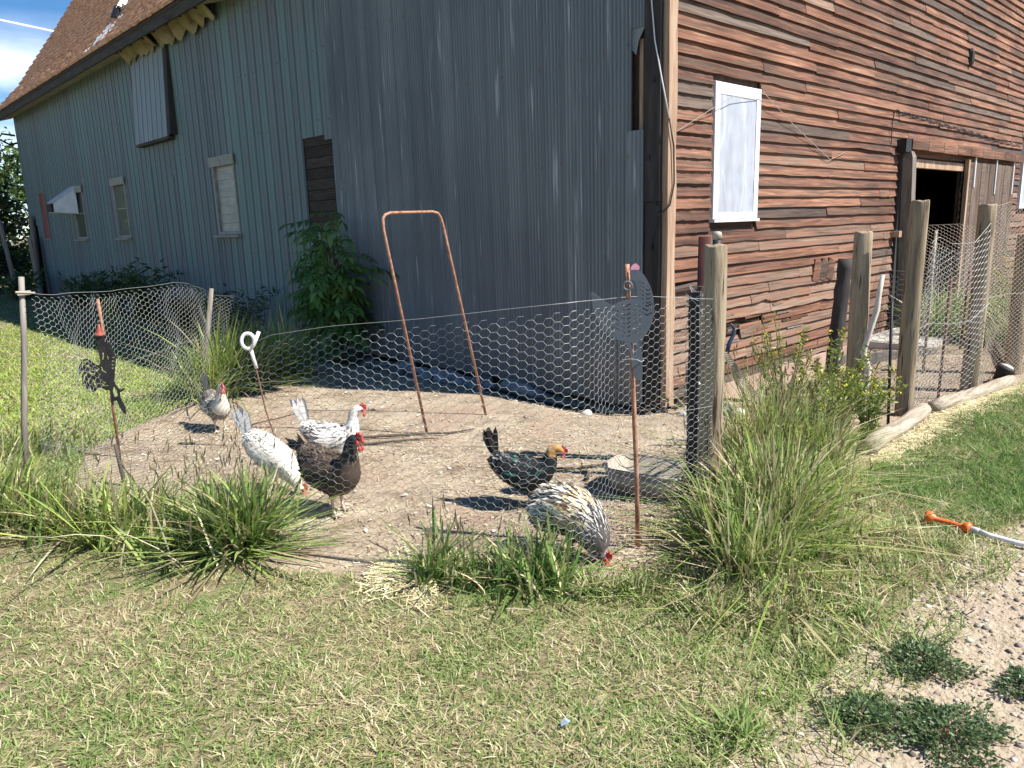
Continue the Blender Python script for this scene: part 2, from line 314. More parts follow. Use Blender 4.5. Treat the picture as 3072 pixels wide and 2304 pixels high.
def gz(x, y):
    x = np.asarray(x, float); y = np.asarray(y, float)
    def ss(t): t = np.clip(t, 0, 1); return t * t * (3 - 2 * t)
    dl = ss((x + 0.95) / 0.6) * ss((y + 0.6) / 0.8) * (1 - ss((y - 5.0) / 2.5))
    dr = ss((y + 0.95) / 0.6) * ss((x + 0.6) / 0.8) * (1 - ss((x - 3.2) / 1.0))
    z = -0.14 * np.maximum(dl, dr)
    fall = np.clip(1.5 - np.hypot(x + 2, y - 0) / 12, 0, 1)
    pit = np.clip(1.2 - np.hypot(x + 2.4, y - 0.6) / 2.6, 0, 1)
    return z - 0.022 * pit * np.clip(vn(x, y, 3.4, 7.0) - 0.25, 0, 1) + 0.011 * vn(x, y, 2.2, 0.5) * fall + 0.006 * vn(x, y, 9.0, 1.5) * fall
def axis(lo, hi, step, far):
    a = np.arange(lo, hi + 1e-6, step); b = [hi]; s = step
    while b[-1] < far: s *= 1.35; b.append(b[-1] + s)
    c = [lo]; s = step
    while c[-1] > -far: s *= 1.35; c.append(c[-1] - s)
    return np.array(sorted(set(np.round(np.concatenate([a, b[1:], c[1:]]), 4))))
gx = axis(-6.2, 6.6, 0.045, 3000); gy = axis(-4.6, 6.4, 0.045, 3000)
GX, GY = np.meshgrid(gx, gy, indexing='ij'); GZ = gz(GX, GY)
V = np.stack([GX, GY, GZ], -1).reshape(-1, 3)
ni, nj = GX.shape
idx = np.arange(ni * nj).reshape(ni, nj)
F = np.stack([idx[:-1, :-1], idx[1:, :-1], idx[1:, 1:], idx[:-1, 1:]], -1).reshape(-1, 4)
cx = V[F][:, :, 0].mean(1); cy = V[F][:, :, 1].mean(1)
md = is_dirt(cx, cy); mg = is_gravel(cx, cy) & ~md & (cy > -60) & (cx < 60)
def sub(name, mask, m):
    f = F[mask]; u, inv = np.unique(f.ravel(), return_inverse=True)
    o = link(name, npmesh(name, V[u], [inv.reshape(-1, 4)]), m, smooth=True); o['kind'] = 'structure'; return o
sub('ground', ~md & ~mg, M['soil']); sub('dirt_yard', md, M['dirt']); sub('gravel_path', mg, M['gravel'])

# ------------------------------------------------------------------ the barn
barn = empty('barn', (0, 0, 0), label='old barn with blue grey metal side and weathered red clapboard end', cat='barn')
BL, BW = 22.7, 14.0           # length along y, width along x
ZS, ZH = 1.58, 2.83           # sill and head of the small windows
WINS = [(5.21, 6.04), (8.27, 9.13), (13.68, 14.52), (16.85, 17.75), (20.45, 21.1)]
HAY = (10.62, 12.33, 3.36, 5.03)

def corr_mesh(wd, z0, z1, nrib, amp, ribedge=True):
    """a corrugated sheet in the y-z plane facing -x"""
    n = nrib * 6; s = MB(); zs = (z0, z1); PRF = (1.0, 0.97, 0.75, 0.0, 0.25, 0.8)
    for k, z in enumerate(zs):
        for i in range(n + 1):
            t = i / n; x = -amp * PRF[i % 6]
            if ribedge and (i < 4): x -= amp * 0.35 * (1 - i / 4)
            s.v.append((x, t * wd, z))
    for i in range(n): s.f.append((i, n + 1 + i, n + 2 + i, i + 1))
    m = n + 1
    # a back skin gives the sheet its thickness
    b = len(s.v)
    s.v += [(0.004, 0, z0), (0.004, wd, z0), (0.004, 0, z1), (0.004, wd, z1)]
    s.f += [(b, b + 1, b + 3, b + 2), (0, b, b + 2, m), (n, m + n, b + 3, b + 1)]
    return s.mesh('siding_sheet')
PITCH = 0.262
y = 0.30
for i in range(19):
    wd = PITCH if i < 18 else 5.19 - y
    z0 = 0.02 + 0.02 * random.random() - 0.05 * (i < 6)
    me = corr_mesh(wd, z0 - 0.07, 5.14, 6, 0.024)
    o = link('siding_sheet', me, M['metal'], barn, True); o.location = (-0.045 - 0.004 * (i % 2), y, 0)
    y += PITCH
# short sheets beside the corner, below and above the torn hole
for z0, z1, yy, ww in ((-0.05, 2.36, 0.165, 0.18), (3.18, 5.1, 0.165, 0.135)):
    o = link('siding_sheet', corr_mesh(ww, z0, z1, 4, 0.02, False), M['metal'], barn, True); o.location = (-0.057 if z0 < 1 else -0.045, yy, 0)
# torn strip of metal above the hole
s = MB(); s.quad_prism([(-0.05, 0.165, 3.18), (-0.05, 0.30, 3.18), (-0.05, 0.30, 3.02), (-0.05, 0.255, 2.97), (-0.05, 0.23, 3.08)], [(-0.044, 0.165, 3.18), (-0.044, 0.30, 3.18), (-0.044, 0.30, 3.02), (-0.044, 0.255, 2.97), (-0.044, 0.23, 3.08)])
s.build('torn_flap', M['metal'], barn)

# ribbed siding panels on the far part, split round the windows
def panel_mesh(wd, z0, z1):
    s = MB(); pr = [(0.0, 0.006), (0.012, 0.012), (0.022, -0.010), (0.05, -0.010), (wd * 0.52, -0.007), (wd * 0.55, 0.004), (wd * 0.58, -0.007), (wd - 0.022, -0.004), (wd, 0.006)]
    for z in (z0, z1):
        for yy, x in pr: s.v.append((x, yy, z))
        s.v.append((0.018, 0, z)); s.v.append((0.018, wd, z))
    n = len(pr); k = n + 2
    for i in range(n - 1): s.f.append((i, k + i, k + i + 1, i + 1))
    s.f += [(n, n + 1, k + n + 1, k + n), (n, k + n, k, 0), (n - 1, k + n - 1, k + n + 1, n + 1)]
    ix = list(range(n)) + [n + 1, n]; s.f.append(tuple(ix)); s.f.append(tuple(reversed([k + q for q in ix])))
    return s.mesh('siding_panel')
cuts = set(round(5.20 + 0.252 * i, 3) for i in range(70) if 5.2 + 0.252 * i < BL - 0.1)
for a, b in WINS:
    cuts = set(c for c in cuts if not (abs(c - a) < 0.09 or abs(c - b) < 0.09)); cuts |= {a, b}
cuts = sorted(cuts | {BL})
cache = {}
for a, b in zip(cuts[:-1], cuts[1:]):
    spans = [(-0.08, 5.16)]
    mid = (a + b) / 2
    for wa, wb in WINS:
        if wa <= mid <= wb: spans = [(-0.08, ZS), (ZH + (0.03 if wa < 6 and mid > 5.4 else -0.04 if wa < 6 else 0), 5.16)]
    if mid > 21.9: spans = [(2.0, 5.16)]
    for z0, z1 in spans:
        key = (round(b - a, 2), z0, z1)
        if key not in cache: cache[key] = panel_mesh(b - a, z0, z1)
        o = link('siding_panel', cache[key], M['panel'], barn); o.location = (-0.03 + 0.005 * (random.random() - 0.5), a, 0)

s = MB(); yy = 0.32
while yy < BL - 0.3:
    for zz in (0.45, 1.30, 2.15, 3.05, 3.95, 4.75):
        if random.random() < 0.82 and not any(a - .1 < yy < b + .1 and ZS - .1 < zz < ZH + .1 for a, b in WINS) and not (HAY[0] - .1 < yy < HAY[1] + .1 and zz > 3.2):
            z2 = zz + random.uniform(-.03, .03); xx = -0.072 if yy < 5.2 else -0.043; q = 0.010
            s.quad_prism([(xx, yy - q, z2 - q), (xx, yy - q, z2 + q), (xx, yy + q, z2 + q), (xx, yy + q, z2 - q)], [(xx + 0.006, yy - q, z2 - q), (xx + 0.006, yy - q, z2 + q), (xx + 0.006, yy + q, z2 + q), (xx + 0.006, yy + q, z2 - q)])
    yy += 0.262 if yy < 5 else 0.252
o = s.build('fastener_heads', M['rustpipe'], barn); o['kind'] = 'stuff'
# inner sheathing boards behind the long wall (with the window holes), far and back walls, floor
s = MB()
ys = [0.0] + [v for ab in WINS for v in ab] + [BL]
for i in range(0, len(ys) - 1, 2): s.box((0.0, ys[i], -0.2), (0.03, ys[i + 1], 5.2))
for a, b in WINS: s.box((0.0, a, -0.2), (0.03, b, ZS)); s.box((0.0, a, ZH), (0.03, b, 5.2))
s.build('wall_sheathing', M['shade_board'], barn)
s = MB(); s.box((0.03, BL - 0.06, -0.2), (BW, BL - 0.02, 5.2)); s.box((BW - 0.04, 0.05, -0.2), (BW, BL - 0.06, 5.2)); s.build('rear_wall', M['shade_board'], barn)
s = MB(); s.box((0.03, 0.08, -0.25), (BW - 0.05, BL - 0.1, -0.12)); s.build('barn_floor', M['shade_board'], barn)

# --- windows of the long wall
def frame_mesh(a, b, z0, z1, x0, x1, t, head=0.0):
    s = MB(); s.box((x0, a, z0), (x1, a + t, z1)); s.box((x0, b - t, z0), (x1, b, z1))
    s.box((x0, a + t, z0), (x1, b - t, z0 + t)); s.box((x0, a + t, z1 - t), (x1, b - t, z1))
    return s
def long_window(a, b, name='window', pane='frost', head=True, frame='paletrim', sill=True, slats=0):
    w_ = frame_mesh(a + 0.004, b - 0.004, ZS + 0.004, ZH - 0.004, -0.055, 0.02, 0.05).build(name, M[frame], barn)
    if slats:
        for k in range(slats):
            z0 = ZS + 0.056 + k * (ZH - ZS - 0.12) / slats; z1 = ZS + 0.053 + (k + 1) * (ZH - ZS - 0.12) / slats
            j = random.uniform(-.004, .004)
            s = MB(); s.box((-0.004 + j, a + 0.056, z0), (0.016 + j, b - 0.056, z1)); s.build('board', M[pane], w_)
    else:
        s = MB(); s.box((-0.012, a + 0.056, ZS + 0.056), (-0.006, b - 0.056, ZH - 0.056)); s.build('pane', M[pane], w_)
        s = MB(); mz = (ZS + ZH) / 2; s.box((-0.03, a + 0.06, mz - 0.012), (-0.014, b - 0.06, mz + 0.012)); s.build('glazing_bar', M[frame], w_)
    if head: s = MB(); s.box((-0.085, a - 0.05, ZH - 0.13), (-0.058, b + 0.06, ZH + 0.03)); s.build('head_trim', M['paletrim'], w_)
    if sill: s = MB(); s.box((-0.13, a - 0.06, ZS - 0.035), (-0.058, b + 0.06, ZS - 0.004)); s.build('sill', M['paletrim'], w_)
    return w_
# boarded dark opening: horizontal boards set deep, no trim
w_ = MB().box((0.031, 5.212, ZS), (0.05, 6.038, ZH + 0.04)).build('boarded_window', M['shade_board'], barn)
for k in range(9):
    z0 = ZS + 0.145 * k; j = random.uniform(0, .008)
    MB().box((-0.006 - j, 5.22, z0), (0.024, 6.03, min(z0 + 0.137, ZH + 0.035))).build('board', M['winboard'], w_)
wC = long_window(8.27, 9.13, slats=8, pane='frost')
wB = long_window(13.68, 14.52, pane='glass')
MB().box((-0.0115, 13.9, 2.50), (-0.0055 + 0.012, 14.46, 2.75)).build('broken_corner', M['darkpane'], wB)
wA = long_window(16.85, 17.75, pane='darkpane')
# tin hood that hangs out of the farthest window, and the plate it hangs on
s = MB(); a0, a1 = 17.35, 17.85
s.quad_prism([(-0.06, a0, 2.84), (-0.06, a1, 2.84), (-0.55, 18.0, 2.46), (-0.55, 17.5, 2.46)], [(-0.05, a0, 2.88), (-0.05, a1, 2.88), (-0.57, 18.0, 2.49), (-0.57, 17.5, 2.49)])
hood = s.build('tin_hood', M['galv'], wA)
MB().quad_prism([(-0.06, a0, 2.2), (-0.55, 17.5, 2.25), (-0.55, 17.5, 2.45), (-0.06, a0, 2.83)], [(-0.06, a0 + 0.02, 2.2), (-0.55, 17.52, 2.25), (-0.55, 17.52, 2.45), (-0.06, a0 + 0.02, 2.83)]).build('hood_cheek', M['galv'], wA)
MB().quad_prism([(-0.06, a1, 2.2), (-0.55, 18.0, 2.25), (-0.55, 18.0, 2.45), (-0.06, a1, 2.83)], [(-0.06, a1 - 0.02, 2.2), (-0.55, 17.98, 2.25), (-0.55, 17.98, 2.45), (-0.06, a1 - 0.02, 2.83)]).build('hood_cheek', M['galv'], wA)
MB().box((-0.60, 17.53, 2.27), (-0.50, 17.97, 2.45)).build('hood_mouth', M['black'], wA)
# dark red board window at the far end
w_ = frame_mesh(20.45, 21.1, ZS, ZH + 0.1, -0.06, 0.02, 0.06).build('red_boarded_window', M['greywood'], barn)
MB().box((-0.025, 20.512, ZS + 0.062), (-0.005, 21.038, ZH + 0.035)).build('red_board', M['redboard'], w_)
# hay door: hinged at the top, its lower edge stands off the wall
ya, yb, za, zb = HAY
hd = empty('hay_door', (-0.06, ya, za)); hd.parent = barn
tilt = 0.10
for k in range(7):
    wd = (yb - ya) / 7
    o = link('door_panel', panel_mesh(wd, 0, zb - za), M['doorsteel'], hd); o.location = (-tilt, wd * k, 0); o.rotation_euler = (0, math.atan2(tilt, zb - za), 0)
MB().quad_prism([(-tilt - 0.01, -0.15, 0.02), (-tilt - 0.01, -0.01, 0.02), (0.02, -0.01, 0.02), (0.02, -0.15, 0.02)], [(-0.01, -0.17, zb - za), (-0.01, -0.01, zb - za), (0.02, -0.01, zb - za), (0.02, -0.17, zb - za)]).build('side_board', M['tar'], hd)
MB().box((-tilt - 0.0, 0.0, -0.05), (0.03, yb - ya, -0.005)).build('bottom_batten', M['fascia'], hd)
# pale scuffs of bare galvanised sheet leaning on the wall below the hay door
for yy, zz, h in ((12.0, 0.0, 2.9), (10.9, 1.2, 1.5)):
    o = link('siding_patch', panel_mesh(0.24, 0, h), M['galv'] if False else M['panel'], barn); o.location = (-0.047, yy, zz)

# --- eaves and roof
XE, ZE = -0.45, 5.20
def roofx(z):    # lower slope, slightly flared at the foot
    return -0.45 + (z - 5.20) * 0.9375 if z < 6.0 else 0.30 + (z - 6.0) * 0.6885
ZK = 9.05; XK = roofx(ZK)
yA, yB = -0.38, BL + 0.28
s = MB(); s.box((-0.44, yA, 4.975), (-0.405, yB, 5.17)); s.build('fascia_board', M['fascia'], barn)
s = MB(); s.quad_prism([(-0.404, yA, 4.99), (-0.02, yA, 5.10), (-0.02, yA, 5.12), (-0.404, yA, 5.01)], [(-0.404, 8.2, 4.99), (-0.02, 8.2, 5.10), (-0.02, 8.2, 5.12), (-0.404, 8.2, 5.01)])
s.quad_prism([(-0.404, 12.4, 4.99), (-0.02, 12.4, 5.10), (-0.02, 12.4, 5.12), (-0.404, 12.4, 5.01)], [(-0.404, yB, 4.99), (-0.02, yB, 5.10), (-0.02, yB, 5.12), (-0.404, yB, 5.01)])
s.build('soffit', M['soffit'], barn)
# torn yellowed panels hanging below the open stretch of eave
for (p0, p1) in ((8.25, 8.9), (8.9, 9.75), (9.75, 10.5), (10.75, 11.55), (11.55, 12.3)):
    s = MB(); n = 7; top = []; bot = []
    for i in range(n + 1):
        yy = p0 + (p1 - p0) * i / n; top.append((-0.30, yy, 5.06)); bot.append((-0.10 + random.uniform(-.03, .02), yy, 4.86 + random.uniform(-0.07, 0.09)))
    for i in range(n):
        s.quad_prism([top[i], top[i + 1], bot[i + 1], bot[i]], [tuple(np.add(q, (0.012, 0, 0.018))) for q in (top[i], top[i + 1], bot[i + 1], bot[i])])
    s.build('torn_soffit_panel', M['foam'], barn)
for yy in np.arange(8.5, 12.4, 0.6):
    MB().box((-0.40, yy, 5.03), (-0.03, yy + 0.05, 5.15)).build('rafter_end', M['shade_board'], barn)
# deck, and shingles over it
XR, ZR = BW / 2, 11.9
prof = [(-0.45, 5.20), (0.30, 6.0), (XK, ZK), (XR, ZR), (BW - XK, ZK), (BW - 0.3, 6.0), (BW + 0.45, 5.20)]
s = MB(); lo = [(x, yA, z - 0.06) for x, z in prof]; hi = [(x, yB, z - 0.06) for x, z in prof]
for i in range(len(prof) - 1):
    (x0, z0), (x1, z1) = prof[i], prof[i + 1]
    s.quad_prism([(x0, yA, z0 - 0.07), (x1, yA, z1 - 0.07), (x1, yA, z1 - 0.02), (x0, yA, z0 - 0.02)], [(x0, yB, z0 - 0.07), (x1, yB, z1 - 0.07), (x1, yB, z1 - 0.02), (x0, yB, z0 - 0.02)])
s.build('roof_deck', M['shade_board'], barn)
def shingles(segs, expo, lo=7.0, flip=False):
    vs = []; fs = []; n0 = 0
    pts = [Vector((p[0], 0, p[1])) for p in segs]
    lens = [(pts[i + 1] - pts[i]).length for i in range(len(pts) - 1)]; tot = sum(lens)
    def at(d):
        for i, l in enumerate(lens):
            if d <= l or i == len(lens) - 1: t = d / l; return pts[i].lerp(pts[i + 1], t), (pts[i + 1] - pts[i]).normalized()
            d -= l
    d = -0.02
    while d < tot:
        p, t = at(max(d, 0)); nrm = Vector((-t.z, 0, t.x)) if not flip else Vector((t.z, 0, -t.x))
        if nrm.z < 0: nrm = -nrm
        yy = yA + random.uniform(-.1, 0)
        while yy < yB:
            wd = random.uniform(0.09, 0.24); y1 = min(yy + wd - 0.006, yB + 0.05)
            e = random.uniform(-0.010, 0.006) - (0.03 if random.random() < 0.06 else 0); th = random.uniform(0.045, 0.065) * expo / 0.2; tl = random.uniform(-.004, .006)
            a = p + t * e; b = p + t * (expo * 1.5)
            for q, h in ((a, 0.0), (a, th), (b, 0.004)):
                for k, yv in enumerate((yy, y1)):
                    o = q + nrm * (h + tl * (k if h else 0)); vs.append((o.x, yv, o.z))
            fs += [(n0, n0 + 1, n0 + 3, n0 + 2), (n0 + 2, n0 + 3, n0 + 5, n0 + 4), (n0, n0 + 2, n0 + 4, n0 + 4), (n0 + 1, n0 + 5, n0 + 3, n0 + 3)]
            n0 += 6; yy += wd
        d += expo
    q = np.array(fs); quads = q[(q[:, 2] != q[:, 3])]; tris = q[q[:, 2] == q[:, 3]][:, :3]
    return npmesh('shingles', np.array(vs), [quads, tris])
o = link('shingles', shingles(prof[:3], 0.2), M['shingle'], barn); o['kind'] = 'stuff'
o = link('shingles', shingles(prof[2:4], 0.30), M['shingle'], barn); o['kind'] = 'stuff'
o = link('shingles', shingles(list(reversed(prof[4:])), 0.5, flip=True), M['shingle'], barn); o['kind'] = 'stuff'
o = link('shingles', shingles([prof[4], prof[3]], 0.5, flip=True), M['shingle'], barn); o['kind'] = 'stuff'
# pale metal strip laid up the roof slope, black scrap at its foot, pale flakes below it
rs = MB(); 
def onroof(z, up=0.05): return (roofx(z) - up * 0.82, z + up * 0.57)
for k, off in enumerate((0.0, 0.20, 0.40)):
    pr = []
    for z in (6.25, 7.5, 9.0):
        x, zz = onroof(z); pr.append((x, 13.75 + off + (z - 6.25) * 0.30, zz))
    rs.tube(pr, [0.085] * 3, n=6, flat=0.5)
rs.build('roof_metal_strip', M['white'], barn)
s = MB()
for k in range(5):
    z = 6.0 + 0.07 * k; x, zz = onroof(z, 0.07); s.tube([(x, 13.6 + 0.12 * k, zz), (x - 0.02, 13.95 + 0.08 * k, zz + 0.05)], [0.05, 0.03], n=5)
s.build('black_scrap', M['black'], barn)
s = MB()
for k in range(90):
    t = random.random(); z = 5.95 - 0.72 * t; x, zz = onroof(z, 0.036); yy = 13.75 + 0.25 * random.gauss(0, 0.7) - 0.5 * t + random.uniform(-0.3, 0.5) * t
    q = random.uniform(0.03, 0.09); a = random.uniform(0, 3)
    s.quad_prism([(x + 0.006, yy, zz), (x + 0.006, yy + q, zz + 0.3 * q), (x + q * .55, yy + q * .6, zz + q), (x + q * .45, yy - q * .4, zz + .7 * q)],
                 [(x, yy, zz + 0.005), (x, yy + q, zz + 0.3 * q + 0.005), (x + q * .55 - .006, yy + q * .6, zz + q + .005), (x + q * .45 - .006, yy - q * .4, zz + .7 * q + .005)])
o = s.build('lime_flakes', M['white'], barn); o['kind'] = 'stuff'

# --- clapboard end wall
ROW = 0.1065
DOOR = (5.45, 7.86, 2.30)
variants = []
for v in range(14):
    rr = random.Random(v); n = 10; s = MB()
    amp = 0.0022 if v < 8 else 0.006; wob = [rr.uniform(-amp, amp) for _ in range(n + 1)]; out = [rr.uniform(0, 0.008) for _ in range(n + 1)]
    if v in (9, 12): wob[rr.randrange(1, n)] += 0.022 
    tl = rr.uniform(-0.008, 0.008)
    for i in range(n + 1):
        x = i / n; zz = wob[i] + tl * (x - 0.5)
        for yy, z in ((-0.037 - out[i], zz), (-0.010 - out[i] * .3, ROW + 0.022), (-0.004, ROW + 0.022), (-0.008 - out[i], zz)): s.v.append((x, yy, z))
    for i in range(n):
        a = 4 * i; b = a + 4
        for k in range(4): s.f.append((a + k, a + (k + 1) % 4, b + (k + 1) % 4, b + k))
    s.f.append((3, 2, 1, 0)); e = 4 * n; s.f.append((e, e + 1, e + 2, e + 3))
    variants.append(s.mesh('clapboard'))
ZTOP = 5.5
def free(z0, z1):
    """stretches of wall that carry boards in the row z0..z1"""
    cut = []
    if z1 > 1.53 and z0 < 2.80: cut.append((0.70, 1.55)); cut.append((11.15, 11.9))
    if z0 < DOOR[2]: cut.append((DOOR[0], DOOR[1]))
    if abs(z0 - 0.94) < 0.053: cut.append((0.1, 0.86))
    if abs(z0 - 0.55) < 0.053: cut.append((0.95, 1.75))
    if abs(z0 - 0.42) < 0.053: cut.append((0.9, 1.3))
    out = []; x = 0.105
    for a, b in sorted(cut):
        if a > x: out.append((x, a))
        x = max(x, b)
    out.append((x, 13.9)); return out
z = -0.01; nb = 0
BIG = []
while z < ZTOP:
    for a, b in free(z, z + ROW):
        x = a
        while x < b - 0.02:
            ln = random.choice((1.6, 2.2, 2.8, 2.8, 3.4, 4.0)) * random.uniform(0.9, 1.1)
            if z < 1.0: ln *= 0.8
            if b - x - ln < 0.5: ln = b - x
            dark = (random.random() < 0.07) or (3.4 < z < 4.6 and 4.2 < x < 8.5 and random.random() < 0.35)
            o = bpy.data.objects.new('clapboard', random.choice(variants[:8] if (z > 1.5 and random.random() < 0.85) else variants))
            if not o.data.materials: o.data.materials.append(M['clap'])
            COL.objects.link(o); o.parent = barn; o.location = (x + 0.002, random.uniform(-0.008, 0.002) - 0.001, z + random.uniform(-0.004, 0.004))
            o.scale = (ln - 0.005, 1, 1)
            r = random.random()
            o.rotation_euler = (0, random.uniform(-0.010, 0.010) if r < 0.10 else random.uniform(-0.002, 0.002), 0)
            grey = (not dark) and random.random() < (0.92 if z < 0.85 else 0.45 if z < 1.6 else 0.06) + 0.30 * float(vn(x + ln / 2, z * 3, 0.9, 2.0))
            if grey:
                o.material_slots[0].link = 'OBJECT'; o.material_slots[0].material = M['clap_grey']
            if dark:
                o.material_slots[0].link = 'OBJECT'; o.material_slots[0].material = M['clap_dark']
            x += ln; nb += 1
    z += ROW
print('clapboards', nb)
# gable above, out of the picture: rows joined
s = MB()
while z < ZR - 0.3:
    zm = z + ROW
    xl = roofx(zm) + 0.1 if zm < ZK else XK + (zm - ZK) * (XR - XK) / (ZR - ZK) + 0.1
    if xl < XR - 0.1: s.quad_prism([(xl, -0.03, z), (BW - xl, -0.03, z), (BW - xl, -0.002, z), (xl, -0.002, z)], [(xl, -0.008, z + ROW), (BW - xl, -0.008, z + ROW), (BW - xl, -0.002, z + ROW), (xl, -0.002, z + ROW)])
    z += ROW
o = s.build('gable_boards', M['clap'], barn); o['kind'] = 'stuff'
s = MB()     # sheathing behind, with the openings
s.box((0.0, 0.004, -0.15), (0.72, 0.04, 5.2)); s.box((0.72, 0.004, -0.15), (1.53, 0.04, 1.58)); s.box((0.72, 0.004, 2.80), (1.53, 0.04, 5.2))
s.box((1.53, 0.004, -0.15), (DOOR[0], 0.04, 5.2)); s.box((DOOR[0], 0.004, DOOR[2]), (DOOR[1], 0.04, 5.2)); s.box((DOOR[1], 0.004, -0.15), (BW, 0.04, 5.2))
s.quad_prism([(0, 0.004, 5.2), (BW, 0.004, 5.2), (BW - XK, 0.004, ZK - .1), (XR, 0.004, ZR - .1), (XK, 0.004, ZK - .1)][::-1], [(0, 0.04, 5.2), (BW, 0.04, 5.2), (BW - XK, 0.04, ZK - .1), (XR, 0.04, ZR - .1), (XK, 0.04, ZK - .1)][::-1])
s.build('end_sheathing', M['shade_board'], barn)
s = MB(); s.quad_prism([(0.03, BL - 0.05, 5.2), (BW, BL - 0.05, 5.2), (BW - XK, BL - 0.05, ZK - .1), (XR, BL - 0.05, ZR - .1), (XK, BL - 0.05, ZK - .1)][::-1], [(0.03, BL - .02, 5.2), (BW, BL - .02, 5.2), (BW - XK, BL - .02, ZK - .1), (XR, BL - .02, ZR - .1), (XK, BL - .02, ZK - .1)][::-1]); s.build('rear_gable', M['shade_board'], barn)
# reddish foundation beam below the boards
for a, b in ((0.9, 2.2), (2.21, 3.6), (3.61, 5.4)):
    MB().box((a, -0.075, -0.2), (b, 0.02, -0.012)).build('foundation_beam', M['concrete'], barn)
# corner: pale trim board, tarred board, cable
s = MB(); n = 16
for i in range(n):
    z0 = -0.12 + i * (5.25 / n); z1 = z0 + 5.25 / n; a = 0.012 * math.sin(i * 1.7); b = 0.012 * math.sin(i * 2.3 + 1)
    a2 = 0.012 * math.sin((i + 1) * 1.7); b2 = 0.012 * math.sin((i + 1) * 2.3 + 1)
    s.quad_prism([(-0.02 + a * .4, -0.06, z0), (0.10 + b, -0.06, z0), (0.10 + b, -0.002, z0), (-0.02 + a * .4, -0.002, z0)], [(-0.02 + a2 * .4, -0.06, z1), (0.10 + b2, -0.06, z1), (0.10 + b2, -0.002, z1), (-0.02 + a2 * .4, -0.002, z1)])
s.build('corner_trim', M['trim'], barn)
s = MB(); s.box((-0.052, 0.0, -0.1), (-0.002, 0.158, 1.75)); s.box((-0.058, 0.0, 1.755), (-0.002, 0.16, 5.2)); s.build('tarred_corner_board', M['tar'], barn)
for zz, yy in ((2.72, 0.05), (1.35, 0.06), (2.1, 0.10), (1.72, 0.03)):
    MB().box((-0.066, yy, zz), (-0.05, yy + 0.03, zz + 0.045)).build('board_clip', M['black'], barn)
# hidden old wood in the torn hole
for k in range(3):
    s = MB(); s.box((-0.012 + .004 * k, 0.165 + 0.045 * k, 2.36), (-0.002 + .004 * k, 0.205 + 0.045 * k, 3.1)); s.build('exposed_lath', M['trim'] if k == 1 else M['shade_board'], barn)
s = MB(); s.tube([(-0.075, 0.12, 5.0), (-0.07, 0.09, 3.4), (-0.07, 0.05, 3.05), (-0.06, -0.02, 2.72), (-0.03, -0.075, 2.42)], 0.006, 6)
s.build('pale_cable', M['hose'], barn, True)
s = MB(); s.tube([(-0.03, -0.075, 2.42), (0.03, -0.08, 2.2), (0.05, -0.075, 1.9), (-0.01, -0.075, 1.72), (-0.07, 0.02, 1.62), (-0.075, 0.07, 1.4), (-0.072, 0.05, 1.0), (-0.075, 0.10, 0.8), (-0.078, 0.08, 0.45), (-0.075, 0.05, 0.0)], 0.007, 6)
s.build('black_cable', M['black'], barn, True)

# --- white window of the end wall
w_ = empty('white_window', (0, 0, 0)); w_.parent = barn
s = MB(); a, b, z0, z1, t = 0.715, 1.535, 1.59, 2.80, 0.085
s.box((a, -0.05, z0), (a + t, 0.0, z1)); s.box((b - t, -0.05, z0), (b, 0.0, z1)); s.box((a + t, -0.048, z0), (b - t, 0.0, z0 + t * 0.7)); s.box((a + t, -0.048, z1 - t * 1.25), (b - t, 0.0, z1))
o = s.build('frame', M['sheet'], w_)
bv = o.modifiers.new('soft', 'BEVEL'); bv.width = 0.008; bv.segments = 2
me = bpy.data.meshes.new('pane'); bm = bmesh.new(); bmesh.ops.create_grid(bm, x_segments=14, y_segments=20, size=0.5)
for v in bm.verts:
    x = v.co.x; y_ = v.co.y; ox = 0.008 * fnoise((x * 5, y_ * 9, 3.1)); v.co = Vector((a + t + (x + .5) * (b - a - 2 * t), -0.042 + ox, z0 + t * .7 + (y_ + .5) * (z1 - z0 - t * 1.95)))
bm.to_mesh(me); bm.free(); link('pane', me, M['pane'], w_, True)
MB().box((a - 0.004, -0.07, z0 - 0.028), (b + 0.006, 0.0, z0 - 0.003)).build('sill', M['sheet'], w_)
# second white window near the right edge
w2 = empty('white_window', (0, 0, 0)); w2.parent = barn
s = MB(); s.box((11.2, -0.07, 1.6), (11.3, 0.0, 2.8)); s.box((11.8, -0.07, 1.6), (11.9, 0, 2.8)); s.box((11.3, -0.07, 1.6), (11.8, 0, 1.7)); s.box((11.3, -0.07, 2.7), (11.8, 0, 2.8)); s.build('frame', M['sheet'], w2)
MB().box((11.305, -0.04, 1.705), (11.795, -0.03, 2.695)).build('pane', M['pane'], w2)

# --- barn door: opening, leaning post, header blocks, sliding leaf
for k in range(9):
    x0 = 5.30 + 0.615 * k
    MB().box((x0, -0.16, 2.405 - 0.003 * (k % 3)), (x0 + 0.60, -0.035, 2.53 + 0.004 * (k % 2))).build('header_block', M['clap'], barn)
MB().box((5.10, -0.15, 2.36), (5.285, -0.03, 2.52)).build('track_end', M['black'], barn)
MB().box((5.5, -0.055, 2.19), (7.9, 0.03, 2.30)).build('door_lintel', M['trim'], barn)
s = MB(); s.tube([(5.50, -0.12, -0.05), (5.44, -0.13, 0.8), (5.36, -0.13, 1.6), (5.30, -0.125, 2.30), (5.30, -0.12, 2.37)], [0.10, 0.10, 0.10, 0.095, 0.06], n=4); s.build('door_post', M['greywood'], barn)
MB().box((5.20, -0.07, 0.0), (5.30, -0.035, 2.34)).build('door_jamb', M['tar'], barn)
MB().box((5.10, -0.14, 1.28), (5.20, -0.04, 1.36)).build('wooden_latch', M['trim'], barn)
